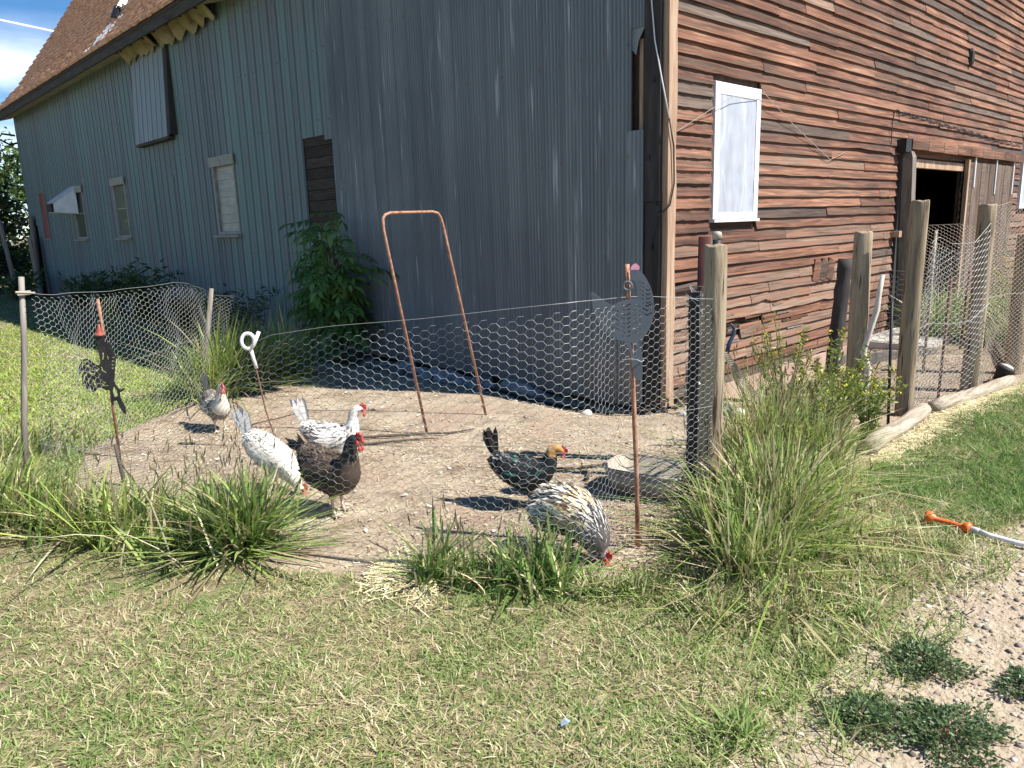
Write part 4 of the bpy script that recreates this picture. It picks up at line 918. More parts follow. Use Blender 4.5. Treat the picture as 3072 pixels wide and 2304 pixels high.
# ------------------------------------------------------------------ chicken wire
def catmull(P, n):
    P = np.array(P, float); out = []; k = len(P)
    for i in range(k - 1):
        a = P[max(i - 1, 0)]; b = P[i]; c = P[i + 1]; d = P[min(i + 2, k - 1)]
        for q in range(n):
            t = q / n; out.append(0.5 * ((2 * b) + (c - a) * t + (2 * a - 5 * b + 4 * c - d) * t ** 2 + (3 * b - a - 3 * c + d) * t ** 3))
    out.append(P[-1]); return np.array(out)
def tubes(P0, P1, r, n=3):
    P0 = np.asarray(P0); P1 = np.asarray(P1); d = P1 - P0; d /= np.linalg.norm(d, axis=1, keepdims=True) + 1e-9
    ref = np.where(np.abs(d[:, 2:3]) > 0.9, np.array([[1.0, 0, 0]]), np.array([[0, 0, 1.0]])); u = np.cross(d, ref); u /= np.linalg.norm(u, axis=1, keepdims=True); v = np.cross(d, u)
    r = np.broadcast_to(np.asarray(r, float), (len(P0),))[:, None]
    ring = []
    for k in range(n):
        a = 2 * math.pi * k / n; o = (u * math.cos(a) + v * math.sin(a)) * r; ring.append((P0 + o, P1 + o))
    vs = np.stack([q for k in range(n) for q in ring[k]], 1).reshape(-1, 3); base = np.arange(len(P0))[:, None] * 2 * n
    fs = np.concatenate([base + np.array([[2 * k, 2 * ((k + 1) % n), 2 * ((k + 1) % n) + 1, 2 * k + 1]]) for k in range(n)])
    return vs, fs
def net(name, line, zlo, zhi, p=0.042, q=0.038, r=0.0014, m='wire', seed=0.0, bulge=0.03, label='', group='chicken wire netting', skip=None, top=True, shear=0.0):
    """hexagonal netting hung along a ground polyline; zlo / zhi are functions of the run fraction"""
    P = catmull(np.array([(a_, b_, 0.0) for a_, b_ in line]), 5)[:, :2] if len(line) > 5 else np.array(line, float); seg = np.hypot(*(P[1:] - P[:-1]).T); cum = np.concatenate([[0], np.cumsum(seg)]); Lt = cum[-1]
    H = max(zhi(t) - zlo(t) for t in np.linspace(0, 1, 9)); nc = int(Lt / p); nr = int(H / q); a = 0.30 * p
    def tf(s_, t_):
        s_ = np.clip(s_, 0, Lt); x = np.interp(s_, cum, P[:, 0]); y_ = np.interp(s_, cum, P[:, 1]); fr = s_ / Lt
        k = np.clip(np.searchsorted(cum, s_, side='right') - 1, 0, len(seg) - 1); dx = (P[k + 1, 0] - P[k, 0]) / seg[k]; dy = (P[k + 1, 1] - P[k, 1]) / seg[k]
        lo_ = np.interp(fr, np.linspace(0, 1, 41), [zlo(v) for v in np.linspace(0, 1, 41)]); hi_ = np.interp(fr, np.linspace(0, 1, 41), [zhi(v) for v in np.linspace(0, 1, 41)])
        w1 = vn(s_, t_, 3.0, seed) * bulge + vn(s_, t_, 11.0, seed + 2) * bulge * 0.25
        w2 = vn(s_, t_, 5.0, seed + 5) * bulge * 0.5
        z = lo_ + (hi_ - lo_) * t_ / H + w2 * 0.5 * np.clip(1 - t_ / H, 0, 1)
        sh = shear * (t_ / H)
        return np.stack([x - dy * w1 + dx * (w2 + sh), y_ + dx * w1 + dy * (w2 + sh), z], -1)
    I, J = np.meshgrid(np.arange(nc), np.arange(nr), indexing='ij'); cx_ = (I * p).ravel(); cy_ = ((J + 0.5 * (I % 2)) * q).ravel()
    keep = cy_ < H - 0.2 * q
    cx_, cy_ = cx_[keep], cy_[keep]
    ed = []
    ed.append((cx_ - a, cy_ + q / 2, cx_ + a, cy_ + q / 2, 1.25)); ed.append((cx_ + a, cy_ + q / 2, cx_ + p - a, cy_, 0.85)); ed.append((cx_ + p - a, cy_, cx_ + a, cy_ - q / 2, 0.85))
    P0 = []; P1 = []; R_ = []
    for (x0, y0, x1, y1, k) in ed:
        P0.append(tf(x0, np.clip(y0, 0, H))); P1.append(tf(x1, np.clip(y1, 0, H))); R_.append(np.full(len(x0), r * k))
    P0 = np.concatenate(P0); P1 = np.concatenate(P1); R_ = np.concatenate(R_)
    if skip is not None: kk = ~skip(P0); P0, P1, R_ = P0[kk], P1[kk], R_[kk]
    for tt in ((H, H * 0.5, 0.0) if top else (H,)):
        ss_ = np.linspace(0, Lt, int(Lt / 0.06)); q_ = tf(ss_, np.full(len(ss_), tt)); P0 = np.concatenate([P0, q_[:-1]]); P1 = np.concatenate([P1, q_[1:]]); R_ = np.concatenate([R_, np.full(len(q_) - 1, r * 1.25)])
    vs, fs = tubes(P0, P1, R_); o = link(name, npmesh(name, vs, [fs]), M[m]); return tag(o, label, 'netting', group)
def pl(*kv):
    ks = [k for k, _ in kv]; vs = [v for _, v in kv]; return lambda t: float(np.interp(t, ks, vs))
FRONT = [(-1.95, -1.775), (-2.06, -1.75), (-2.7, -1.695), (-3.0, -1.755), (-3.2, -1.715), (-3.36, -1.5), (-3.54, -1.17), (-3.88, -0.55), (-4.05, -0.24), (-4.25, 0.12), (-4.48, 0.75), (-4.59, 1.4)]
net('chicken_wire', FRONT, pl((0, 0.02), (1, 0.02)), pl((0.0, 1.177), (0.005, 1.178), (0.045, 1.195), (0.136, 1.244), (0.192, 1.255), (0.225, 1.265), (0.253, 1.268), (0.279, 1.262), (0.313, 1.247), (0.353, 1.227), (0.406, 1.2), (0.498, 1.165), (0.576, 1.113), (0.616, 1.029), (0.662, 0.799), (0.718, 0.619), (0.801, 0.517), (0.891, 0.466), (0.981, 0.401), (1.0, 0.387)), seed=1.0, bulge=0.018, r=0.00095, label='bright chicken wire across the front of the pen', p=0.041, q=0.039)
BACK = [(-4.555, 1.40), (-4.33, 1.62), (-3.98, 2.07), (-3.3, 2.85), (-2.65, 3.55), (-1.7, 4.3), (-0.75, 5.35)]
net('chicken_wire', BACK, pl((0, 0.35), (0.15, 0.1), (1, 0.02)), pl((0.0, 1.29), (0.028, 1.27), (0.042, 1.26), (0.086, 1.25), (0.145, 1.227), (0.221, 1.204), (0.314, 1.192), (0.403, 1.192), (0.445, 1.171), (0.488, 1.129), (0.531, 1.069), (0.585, 0.978), (0.639, 0.947), (0.747, 0.902), (0.873, 0.861), (0.937, 0.849), (1.0, 0.92)), seed=3.0, bulge=0.09, r=0.0013, label='sagging chicken wire along the back of the pen', p=0.046, q=0.042)
net('chicken_wire', [(0.66, -1.48), (0.72, -1.62), (0.80, -1.86), (1.35, -1.88), (1.94, -1.99)], pl((0, 0.03), (1, 0.03)), pl((0, 1.16), (0.15, 1.14), (0.27, 1.35), (0.4, 1.40), (0.6, 1.33), (0.8, 1.33), (1, 1.55)), seed=5.0, bulge=0.04, r=0.0021, label='loose chicken wire with stretched cells round the tallest post', p=0.052, q=0.055, shear=0.10)
net('chicken_wire', [(1.96, -2.0), (2.06, -2.0), (2.6, -2.0), (3.1, -2.07), (4.2, -2.1)], pl((0, 0.03), (1, 0.03)), pl((0, 1.62), (0.2, 1.66), (0.5, 1.60), (1, 1.65)), seed=7.0, bulge=0.05, r=0.0022, m='oldwire', label='rusty chicken wire right of the wrapped grey post', p=0.045, q=0.040)
net('chicken_wire', [(5.15, -0.25), (4.7, -0.9), (4.35, -1.4), (4.2, -2.05)], pl((0, 0.03), (1, 0.03)), pl((0, 1.42), (0.4, 1.44), (0.7, 1.36), (1, 1.2)), seed=9.0, bulge=0.05, r=0.0024, m='oldwire', label='dull chicken wire hung across the barn door', p=0.045, q=0.040)
# stakes that hold the back netting
pole = empty('corner_pole', (-4.686, 1.426, 0), 0, 'grey weathered pole with a wire clamp at the left corner of the pen', 'pole')
MB().tube([(-0.01, 0, -0.1), (0.045, 0, 0.5), (0.115, -0.015, 1.0), (0.154, -0.02, 1.387)], [0.019, 0.018, 0.017, 0.016], 9).build('shaft', M['greywood'], pole, True)
s = MB(); s.box((0.115, -0.05, 1.28), (0.185, -0.032, 1.305)); s.tube([(0.105, -0.05, 1.30), (0.205, -0.05, 1.288)], 0.006, 6); s.build('clamp', M['tub'], pole)
o = rod('back_stake', [(-2.74, 3.58, -0.1), (-2.66, 3.55, 0.5), (-2.55, 3.52, 1.08)], [0.035, 0.028, 0.022], M['greywood'], 'pale splintered stake in the middle of the back netting', 'stake', n=7)
rod('back_stake', [(-0.72, 5.4, -0.1), (-0.72, 5.4, 1.12)], 0.016, M['trim'], 'thin straight stake beside the leafy shrub', 'stake')
rod('short_peg', [(-4.15, 1.35, -0.05), (-4.17, 1.36, 0.27)], 0.012, M['bark'], 'short dark peg in the grass left of the rooster rod', 'peg')

# ------------------------------------------------------------------ leaning planks, trees and shrubs at the far left
for (x0, y0, lean, h, wd, lab) in ((-0.75, 22.3, 0.95, 2.2, 0.42, 'wide grey plank leaning left beyond the far barn corner'), (-0.15, 22.3, -0.3, 2.3, 0.34, 'split grey plank standing under the dark gap of the far corner'), (-0.35, 21.4, 0.25, 1.75, 0.40, 'grey plank standing under the dark red window')):
    s = MB(); s.quad_prism([(0, -wd / 2, 0), (0.05, -wd / 2, 0), (0.05, wd / 2, 0), (0, wd / 2, 0)], [(0, -wd / 2 + lean * .9, h), (0.05, -wd / 2 + lean * .9, h), (0.05, wd / 2 + lean * .8, h - 0.12), (0, wd / 2 + lean * .8, h - 0.12)])
    o = s.build('leaning_plank', M['greywood']); o.location = (x0, y0, 0.0); tag(o, lab, 'plank', 'planks leaning at the far corner')

def leaf_cloud(centers, nrm, size, cols, aspect=0.45, cup=0.25):
    """one folded diamond leaf per center: 4 verts, 2 tris, drooping along its own axis"""
    n = len(centers); ax = nrm / (np.linalg.norm(nrm, axis=1, keepdims=True) + 1e-9)
    rnd = RS.normal(size=(n, 3)); sd = np.cross(ax, rnd); sd /= np.linalg.norm(sd, axis=1, keepdims=True) + 1e-9; up_ = np.cross(sd, ax)
    L_ = size[:, None]; W_ = L_ * aspect
    b = centers; t = centers + ax * L_; mid = centers + ax * L_ * 0.45; l = mid - sd * W_ * 0.5 + up_ * L_ * cup * 0.3; r = mid + sd * W_ * 0.5 + up_ * L_ * cup * 0.3
    vs = np.stack([b, l, t, r], 1).reshape(-1, 3); k = np.arange(n)[:, None] * 4
    fs = np.concatenate([k + [0, 2, 1], k + [0, 3, 2]]); return vs, fs, np.repeat(cols, 4, axis=0)
def mixc(n, pal, jit=0.15):
    pal = np.array(pal); c = pal[RS.randint(len(pal), size=n)] * (1 + jit * RS.normal(size=(n, 1))); return np.clip(c, 0.004, 1)
def tree(x, y_, h, rad, lab, cat, pal, n, leaf, conical=False, name='bushy_tree'):
    t = empty(name, (x, y_, 0), 0, lab, cat)
    s = MB(); s.tube([(0, 0, -0.1), (0.05, 0, h * 0.3), (-0.05, 0.05, h * 0.6), (0, 0, h * 0.93)], [h * .03, h * .024, h * .015, 0.01], 8)
    for k in range(14):
        z = h * random.uniform(0.2, 0.8); a = random.uniform(0, 6.28); r = rad * (1 - z / h if conical else 0.8); s.tube([(0, 0, z), (r * .5 * math.cos(a), r * .5 * math.sin(a), z + r * .2), (r * math.cos(a), r * math.sin(a), z + r * (0.1 if conical else .5))], [h * .01, h * .006, 0.004], 5)
    s.build('trunk', M['bark'], t, True)
    cl = 60; cz = RS.uniform(0.06, 1.0, cl) ** 0.8 * h; ca = RS.uniform(0, 6.28, cl)
    rr = rad * (np.clip(1.05 - cz / h, 0.04, 1) if conical else np.sqrt(np.clip(1 - ((cz / h - 0.45) / 0.58) ** 2, 0.05, 1))) * RS.uniform(0.55, 1.05, cl)
    CC = np.stack([rr * np.cos(ca), rr * np.sin(ca), cz], 1); k = RS.randint(cl, size=n); cr = rad * 0.24 * (1.0 if not conical else 0.9)
    P = CC[k] + RS.normal(size=(n, 3)) * cr * [1, 1, 0.6]; P[:, 2] = np.maximum(P[:, 2], 0.03)
    d = P * [1, 1, 0] + RS.normal(size=(n, 3)) * 0.5 * rad + [0, 0, 0.1]; c = mixc(n, pal, 0.2) * (0.8 + 0.4 * RS.rand(cl))[k][:, None]
    vs, fs, cc = leaf_cloud(P, d, leaf * RS.uniform(0.6, 1.4, n), c); link('crown', npmesh('crown', vs, [fs], cc), M['leaf'], t)
    return t
G_DARK = [(0.045, 0.085, 0.026), (0.065, 0.115, 0.034), (0.085, 0.145, 0.045), (0.045, 0.07, 0.03)]
G_MID = [(0.065, 0.125, 0.032), (0.09, 0.16, 0.04), (0.115, 0.185, 0.055), (0.06, 0.10, 0.03)]
tree(-1.0, 27.6, 4.9, 2.1, 'dense dark evergreen tree behind the far barn corner, nearest the wall', 'tree', G_DARK + [(0.10, 0.14, 0.05), (0.10, 0.055, 0.03)], 9000, 0.26, True, 'spruce_tree')
tree(-3.2, 30.5, 4.2, 2.4, 'brighter bushy tree left of the dark evergreen by the barn', 'tree', G_MID, 8000, 0.25)
tree(2.4, 33.0, 5.0, 2.4, 'olive bushy tree hidden mostly behind the barn end', 'tree', G_MID, 6000, 0.28)
tree(-7.5, 33.0, 5.5, 3.0, 'broad green tree out beyond the lawn, left of the others', 'tree', G_MID, 7000, 0.3)
tree(-2.0, 24.6, 1.6, 1.3, 'low dark bush under the evergreen beside the leaning planks', 'bush', G_DARK, 4000, 0.2, False, 'low_bush')

# elder shrub against the long wall: compound leaves, each a part
shrub = empty('elder_shrub', (-0.5, 4.62, 0), 0, 'leafy elder shrub growing against the barn wall below the boarded window', 'shrub')
def compound(seed):
    rr = np.random.RandomState(seed); vs = []; fs = []; cs = []
    base = np.array([(0.15, 0.27, 0.06), (0.11, 0.21, 0.05), (0.20, 0.32, 0.085)])[seed % 3]
    def leaflet(p, d, L_):
        d = np.array(d) / np.linalg.norm(d); up_ = np.array([0, 0, 1.0]); sd = np.cross(d, up_); sd /= np.linalg.norm(sd) + 1e-9; up_ = np.cross(sd, d); n0 = len(vs)
        for (t, w_, zz) in ((0, 0.02, 0), (0.3, 0.19, 0.03), (0.6, 0.17, 0.0), (1.0, 0.0, -0.16)):
            c = np.array(p) + d * L_ * t + up_ * L_ * zz
            for sg in ((-1, 0, 1) if w_ > 0.01 else (0,)): vs.append(c + sd * sg * w_ * L_ + up_ * abs(sg) * 0.05 * L_)
        for a in (0, 3): fs.extend([(n0 + a, n0 + a + 1, n0 + a + 4, n0 + a + 3), (n0 + a + 1, n0 + a + 2, n0 + a + 5, n0 + a + 4)])
        fs.extend([(n0 + 6, n0 + 7, n0 + 9, n0 + 9), (n0 + 7, n0 + 8, n0 + 9, n0 + 9)])
        c = base * rr.uniform(0.8, 1.25); cs.extend([c] * (len(vs) - n0))
    for k in range(3):
        x = 0.07 + 0.065 * k; dr = -0.02 - 0.02 * k
        for sg in (-1, 1): leaflet((x, 0, dr), (0.65, sg * 0.8, -0.25 - 0.25 * rr.rand()), rr.uniform(0.085, 0.12))
    leaflet((0.23, 0, -0.07), (1, 0, -0.5), 0.13)
    q = np.array(fs); return npmesh('leaf', np.array(vs), [q[q[:, 2] != q[:, 3]], q[q[:, 2] == q[:, 3]][:, :3]], np.array(cs))
CL = [compound(k) for k in range(6)]
s = MB(); stems = []
for k in range(11):
    a = RS.uniform(0, 6.28); y1 = RS.uniform(-0.5, 0.5); x1 = RS.uniform(-0.4, 0.1); h = RS.uniform(0.75, 1.45)
    if k < 3: y1 = -0.05 + 0.14 * (k - 1); h = 1.92 - 0.10 * k; x1 = -0.05
    if k == 3: y1 = 0.85; h = 1.55; x1 = 0.2
    p = [Vector((x1 * .15, y1 * .15, -0.05)), Vector((x1 * .5, y1 * .5, h * .5)), Vector((x1, y1, h))]; stems.append(p); s.tube(p, [0.018, 0.013, 0.005], 6)
s.build('stems', M['bark'], shrub)
nleaf = 0
for p in stems:
    for q in range(26):
        t = RS.uniform(0.2, 1.0) ** 0.85; c = p[0].lerp(p[1], t * 2) if t < .5 else p[1].lerp(p[2], t * 2 - 1)
        a = RS.uniform(0, 6.28); c = c + Vector((0.09 * math.cos(a) - 0.04, 0.13 * math.sin(a), RS.uniform(-.06, .06)))
        if c.x > 0.42: c.x = 0.42
        o = link('leaf', CL[RS.randint(6)], M['leaf'], shrub); o.location = c; o.rotation_euler = (RS.uniform(-.3, .3), RS.uniform(-0.35, 0.75) , a); sc = RS.uniform(1.0, 1.55); o.scale = (sc,) * 3; nleaf += 1

def weed_bush(name, x, y_, h, rad, n, leaf, pal, lab, cat='weed', stems_n=8, flower=None, upright=0.5, group=None, aspect=0.3):
    t = empty(name, (x, y_, float(gz(x, y_))), 0, lab, cat, group); s = MB(); P = []; D = []
    fl = []
    for k in range(stems_n):
        a = RS.uniform(0, 6.28); r = rad * RS.uniform(0.3, 1.0); hh = h * RS.uniform(0.6, 1.0)
        e = Vector((r * math.cos(a), r * math.sin(a), hh)); m_ = Vector((e.x * .4, e.y * .4, hh * .55)); b = Vector((e.x * .15, e.y * .15, -0.02)); s.tube([b, m_, e], [0.005, 0.004, 0.002], 4)
        for q in range(n // stems_n):
            tt = RS.uniform(0.08, 1.0); c = b.lerp(m_, tt * 2) if tt < .5 else m_.lerp(e, tt * 2 - 1); P.append(c); a2 = RS.uniform(0, 6.28); D.append((math.cos(a2), math.sin(a2), RS.uniform(-0.3, 1.0) * upright * 2))
        if flower:
            for q in range(flower): c = m_.lerp(e, RS.uniform(0.55, 1.08)); a2 = RS.uniform(0, 6.28); fl.append((c, (math.cos(a2), math.sin(a2), 0.6)))
    s.build('stems', M['bark'] if False else M['stem'], t)
    P = np.array([tuple(p) for p in P]); D = np.array(D); n_ = len(P); P = P + RS.normal(size=P.shape) * leaf * 0.35
    vs, fs, cc = leaf_cloud(P, D, leaf * RS.uniform(0.6, 1.3, n_), mixc(n_, pal), aspect); link('leaves', npmesh('leaves', vs, [fs], cc), M['leaf'], t)
    if fl:
        P = np.array([tuple(p) for p, _ in fl]) + RS.normal(size=(len(fl), 3)) * 0.012; D = np.array([d for _, d in fl]); vs, fs, cc = leaf_cloud(P, D, RS.uniform(0.014, 0.026, len(fl)), mixc(len(fl), [(0.62, 0.52, 0.03), (0.70, 0.62, 0.06)]), 0.6); fo = link('flowers', npmesh('flowers', vs, [fs], cc), M['leaf'], t); fo['kind'] = 'stuff'
    return t
M['stem'] = noisy('green_stem', [(0.3, (0.08, 0.11, 0.03)), (0.7, (0.17, 0.19, 0.06))], nscale=12, rough=0.7)
# weeds along the shaded wall
for (x, y_, h, rad, n, lf, lab) in ((-0.6, 16.3, 0.75, 0.7, 500, 0.16, 'feathery dark weed at the wall below the tin hood'), (-0.7, 13.4, 0.95, 0.8, 700, 0.16, 'tall feathery weed at the wall below the glazed window'), (-0.7, 11.2, 1.15, 0.65, 700, 0.16, 'tallest feathery weed at the wall below the hay door'), (-0.7, 9.3, 0.7, 0.7, 500, 0.15, 'low weed at the wall near the pale boarded window'), (-0.6, 7.3, 0.75, 0.6, 600, 0.14, 'low leafy weed at the wall left of the elder shrub'), (-1.0, 20.4, 0.8, 0.8, 500, 0.2, 'dark weed at the foot of the leaning planks'), (-2.6, 21.0, 0.8, 1.0, 700, 0.2, 'dark weed at the lawn edge beyond the planks')):
    weed_bush('wall_weed', x, y_, h, rad, n, lf, G_DARK + G_MID[:1], lab, 'weed', 12, None, 0.6, 'weeds along the shaded wall', 0.28)
weed_bush('flowering_weed', -1.9, 9.4, 0.75, 0.3, 160, 0.09, [(0.16, 0.24, 0.05), (0.2, 0.3, 0.08)], 'sunlit pale weed sprig behind the left netting', 'weed', 6)

# ------------------------------------------------------------------ hens and rooster
def frames(S):
    T = np.gradient(S[:, :3], axis=0); T /= np.linalg.norm(T, axis=1, keepdims=True); Y = np.array([0, 1.0, 0]); sd = Y - T * (T @ Y)[:, None]; sd /= np.linalg.norm(sd, axis=1, keepdims=True); up_ = np.cross(T, sd) * 1.0
    up_ = np.cross(sd, -T); return T, sd, up_
STAND = [(-0.185, 0, 0.285, 0.018, 0.022), (-0.15, 0, 0.262, 0.050, 0.050), (-0.10, 0, 0.235, 0.078, 0.078), (-0.03, 0, 0.205, 0.094, 0.098), (0.045, 0, 0.195, 0.092, 0.102), (0.10, 0, 0.220, 0.074, 0.080), (0.128, 0, 0.268, 0.052, 0.050), (0.140, 0, 0.318, 0.038, 0.037), (0.148, 0, 0.358, 0.029, 0.029), (0.166, 0, 0.385, 0.025, 0.026), (0.190, 0, 0.388, 0.020, 0.020), (0.208, 0, 0.383, 0.009, 0.010)]
BENT = [(-0.17, 0, 0.30, 0.02, 0.03), (-0.135, 0, 0.305, 0.06, 0.06), (-0.085, 0, 0.285, 0.085, 0.088), (-0.02, 0, 0.255, 0.098, 0.105), (0.045, 0, 0.215, 0.095, 0.102), (0.095, 0, 0.165, 0.078, 0.080), (0.128, 0, 0.118, 0.060, 0.058), (0.150, 0, 0.075, 0.042, 0.040), (0.168, 0, 0.048, 0.028, 0.028), (0.188, 0, 0.036, 0.022, 0.022), (0.206, 0, 0.030, 0.010, 0.011)]
HUNCH = [(-0.150, 0, 0.205, 0.030, 0.030), (-0.125, 0, 0.232, 0.075, 0.075), (-0.08, 0, 0.248, 0.105, 0.105), (-0.02, 0, 0.246, 0.118, 0.122), (0.04, 0, 0.225, 0.116, 0.120), (0.09, 0, 0.190, 0.104, 0.106), (0.125, 0, 0.145, 0.090, 0.088), (0.147, 0, 0.100, 0.070, 0.066), (0.162, 0, 0.064, 0.044, 0.042), (0.180, 0, 0.042, 0.026, 0.026), (0.202, 0, 0.034, 0.011, 0.012)]
def feathers(P, dirs, nrm, L_, wd, cols, lift):
    """slim curved feathers: 7 verts"""
    n = len(P); dirs = dirs - nrm * np.sum(dirs * nrm, 1, keepdims=True); dirs /= np.linalg.norm(dirs, axis=1, keepdims=True) + 1e-9; sd = np.cross(dirs, nrm); L_ = L_[:, None]; wd = wd[:, None]; lift = lift[:, None]
    vs = []
    for t, w_, h in ((0, 0.35, 0.0), (0.4, 1.0, 0.55), (0.78, 0.8, 0.8)):
        c = P + dirs * L_ * t + nrm * lift * h
        vs += [c - sd * wd * w_ * .5, c + sd * wd * w_ * .5]
    vs.append(P + dirs * L_ + nrm * lift * 0.85)
    V_ = np.stack(vs, 1).reshape(-1, 3); k = np.arange(n)[:, None] * 7
    q = np.concatenate([k + [0, 1, 3, 2], k + [2, 3, 5, 4]]); t_ = k + [4, 5, 6]
    return V_, q, t_, np.repeat(cols, 7, axis=0)
def chicken(name, loc, rz, scale, spine, bodycol, plum, label, tailcols, legcol, tail=True, seed=0, comb=1.0, nf=3200, hackle=None, fl=0.027, group='chickens in the run', taillen=0.16, tailang=70, thin=1.0, ragged=1.0, cat='chicken'):
    """bodycol(u, ang) and plum(u, ang, rnd) give colours along the spine fraction u and round angle"""
    rs = np.random.RandomState(seed); root = empty(name, loc, rz, label, cat, group); root.scale = (scale,) * 3
    S = catmull(spine, 5); T, sd, up_ = frames(S); n = len(S); k = 16
    s = MB(); ang = np.linspace(0, 2 * math.pi, k, endpoint=False)
    rings = S[:, None, :3] + sd[:, None, :] * (S[:, 3, None] * np.cos(ang))[:, :, None] + up_[:, None, :] * (S[:, 4, None] * np.sin(ang))[:, :, None]
    for i in range(n):
        for a in range(k): s.v.append(tuple(rings[i, a]))
    for i in range(n - 1):
        for a in range(k): b = (a + 1) % k; s.f.append((i * k + a, i * k + b, (i + 1) * k + b, (i + 1) * k + a))
    s.f.append(tuple(reversed(range(k)))); s.f.append(tuple((n - 1) * k + a for a in range(k)))
    bc = S[int(n * 0.33)]
    for sg, off in ((-1, 0.012), (1, -0.02)):      # thighs, shanks, toes: joined to the body and fused by the remesh
        hx = bc[0] + 0.02 + off; yb_ = sg * 0.042
        s.tube([(hx - 0.01, yb_ * 1.1, bc[2] - 0.02), (hx + 0.012, yb_, 0.125), (hx - 0.012, yb_, 0.088)], [0.046, 0.032, 0.015], 8)
        s.tube([(hx - 0.012, yb_, 0.10), (hx - 0.010, yb_, 0.05), (hx + 0.0, yb_, 0.008)], [0.0105, 0.0075, 0.0085], 8)
        for ta, tl in ((0.0, 0.062), (0.55, 0.052), (-0.55, 0.052), (math.pi, 0.03)):
            s.tube([(hx, yb_, 0.010), (hx + tl * .55 * math.cos(ta), yb_ + tl * .55 * math.sin(ta), 0.009), (hx + tl * math.cos(ta), yb_ + tl * math.sin(ta), 0.004)], [0.0075, 0.0062, 0.003], 6)
    me = s.mesh('tmpbody'); t = bpy.data.objects.new('tmp', me); COL.objects.link(t); rm = t.modifiers.new('r', 'REMESH'); rm.mode = 'VOXEL'; rm.voxel_size = 0.0058; rm.use_smooth_shade = True
    sm = t.modifiers.new('s', 'SMOOTH'); sm.iterations = 2; sm.factor = 0.4
    b = bpy.data.meshes.new_from_object(t.evaluated_get(bpy.context.evaluated_depsgraph_get())); bpy.data.objects.remove(t); bpy.data.meshes.remove(me); b.name = 'body'
    co = np.empty(len(b.vertices) * 3, np.float32); b.vertices.foreach_get('co', co); co = co.reshape(-1, 3)
    di = ((co[:, None, :] - S[None, :, :3]) ** 2).sum(2); j = di.argmin(1); rel = co - S[j, :3]; an_ = np.arctan2((rel * up_[j]).sum(1), (rel * sd[j]).sum(1))
    cols = np.array([bodycol(u, a) for u, a in zip(j / (n - 1), an_)]); low = co[:, 2] < 0.105
    if spine is HUNCH or (spine is not STAND and spine[-1][2] < 0.2): low &= (np.abs(co[:, 0] - (bc[0] + 0.01)) < 0.075)
    cols[low] = legcol
    a = b.color_attributes.new('Col', 'FLOAT_COLOR', 'POINT'); c4 = np.ones((len(co), 4), np.float32); c4[:, :3] = cols * (0.9 + 0.2 * rs.rand(len(co), 1)); a.data.foreach_set('color', c4.ravel())
    b.materials.clear(); link('body', b, M['feather'], root, True)
    # contour feathers
    u = rs.uniform(0.03, 0.80 if spine[-1][2] > 0.2 else 0.90, nf); an = rs.uniform(0, 2 * math.pi, nf); f_ = u * (n - 1); i0 = f_.astype(int); fr = (f_ - i0)[:, None]; i1 = np.minimum(i0 + 1, n - 1)
    Sx = S[i0] * (1 - fr) + S[i1] * fr; sdx = sd[i0]; upx = up_[i0]; ca = np.cos(an)[:, None]; sa = np.sin(an)[:, None]
    P = Sx[:, :3] + sdx * ca * Sx[:, 3:4] * 0.98 + upx * sa * Sx[:, 4:5] * 0.98; N = sdx * ca / (Sx[:, 3:4] + .01) + upx * sa / (Sx[:, 4:5] + .01); N /= np.linalg.norm(N, axis=1, keepdims=True)
    D = -T[i0] + np.array([0, 0, -0.35]) + rs.normal(size=(nf, 3)) * 0.16; L_ = fl * rs.uniform(0.7, 1.3, nf) * np.where(u > 0.6, 0.85, 1.0); cols = np.array([plum(a_, b_, rs) for a_, b_ in zip(u, an)])
    wf = np.where(u > 0.55, 0.20, 0.34) * thin
    V_, q, t_, cc = feathers(P, D, N, L_, L_ * wf, cols, L_ * rs.uniform(0.04, 0.22, nf) * ragged); o = link('plumage', npmesh('plumage', V_, [q, t_], cc), M['feather'], root); o['kind'] = 'stuff'
    # folded wings
    for sg in (-1, 1):
        nw = int(90 / thin); tt = rs.uniform(0, 1, nw); hh = rs.uniform(-1, 1, nw); iu = (0.60 - 0.30 * tt) * (n - 1); iw = iu.astype(int); av = np.where(sg > 0, 0.0, math.pi) + sg * (0.15 + 0.38 * hh)
        Sx = S[iw]; P = Sx[:, :3] + sd[iw] * (np.cos(av) * Sx[:, 3] * 1.06)[:, None] + up_[iw] * (np.sin(av) * Sx[:, 4] * 1.06)[:, None]; N = sd[iw] * np.cos(av)[:, None] + up_[iw] * np.sin(av)[:, None]
        D = -T[iw] + np.array([0, 0, -0.06]); L_ = 0.055 + 0.05 * tt; cols = np.array([plum(0.30 + 0.25 * (1 - a_), 9.0, rs) for a_ in tt]); V_, q, t_, cc = feathers(P, D, N, L_, L_ * 0.20 * min(1, thin * 1.2), cols, L_ * 0.10); link('wing', npmesh('wing', V_, [q, t_], cc), M['feather'], root)
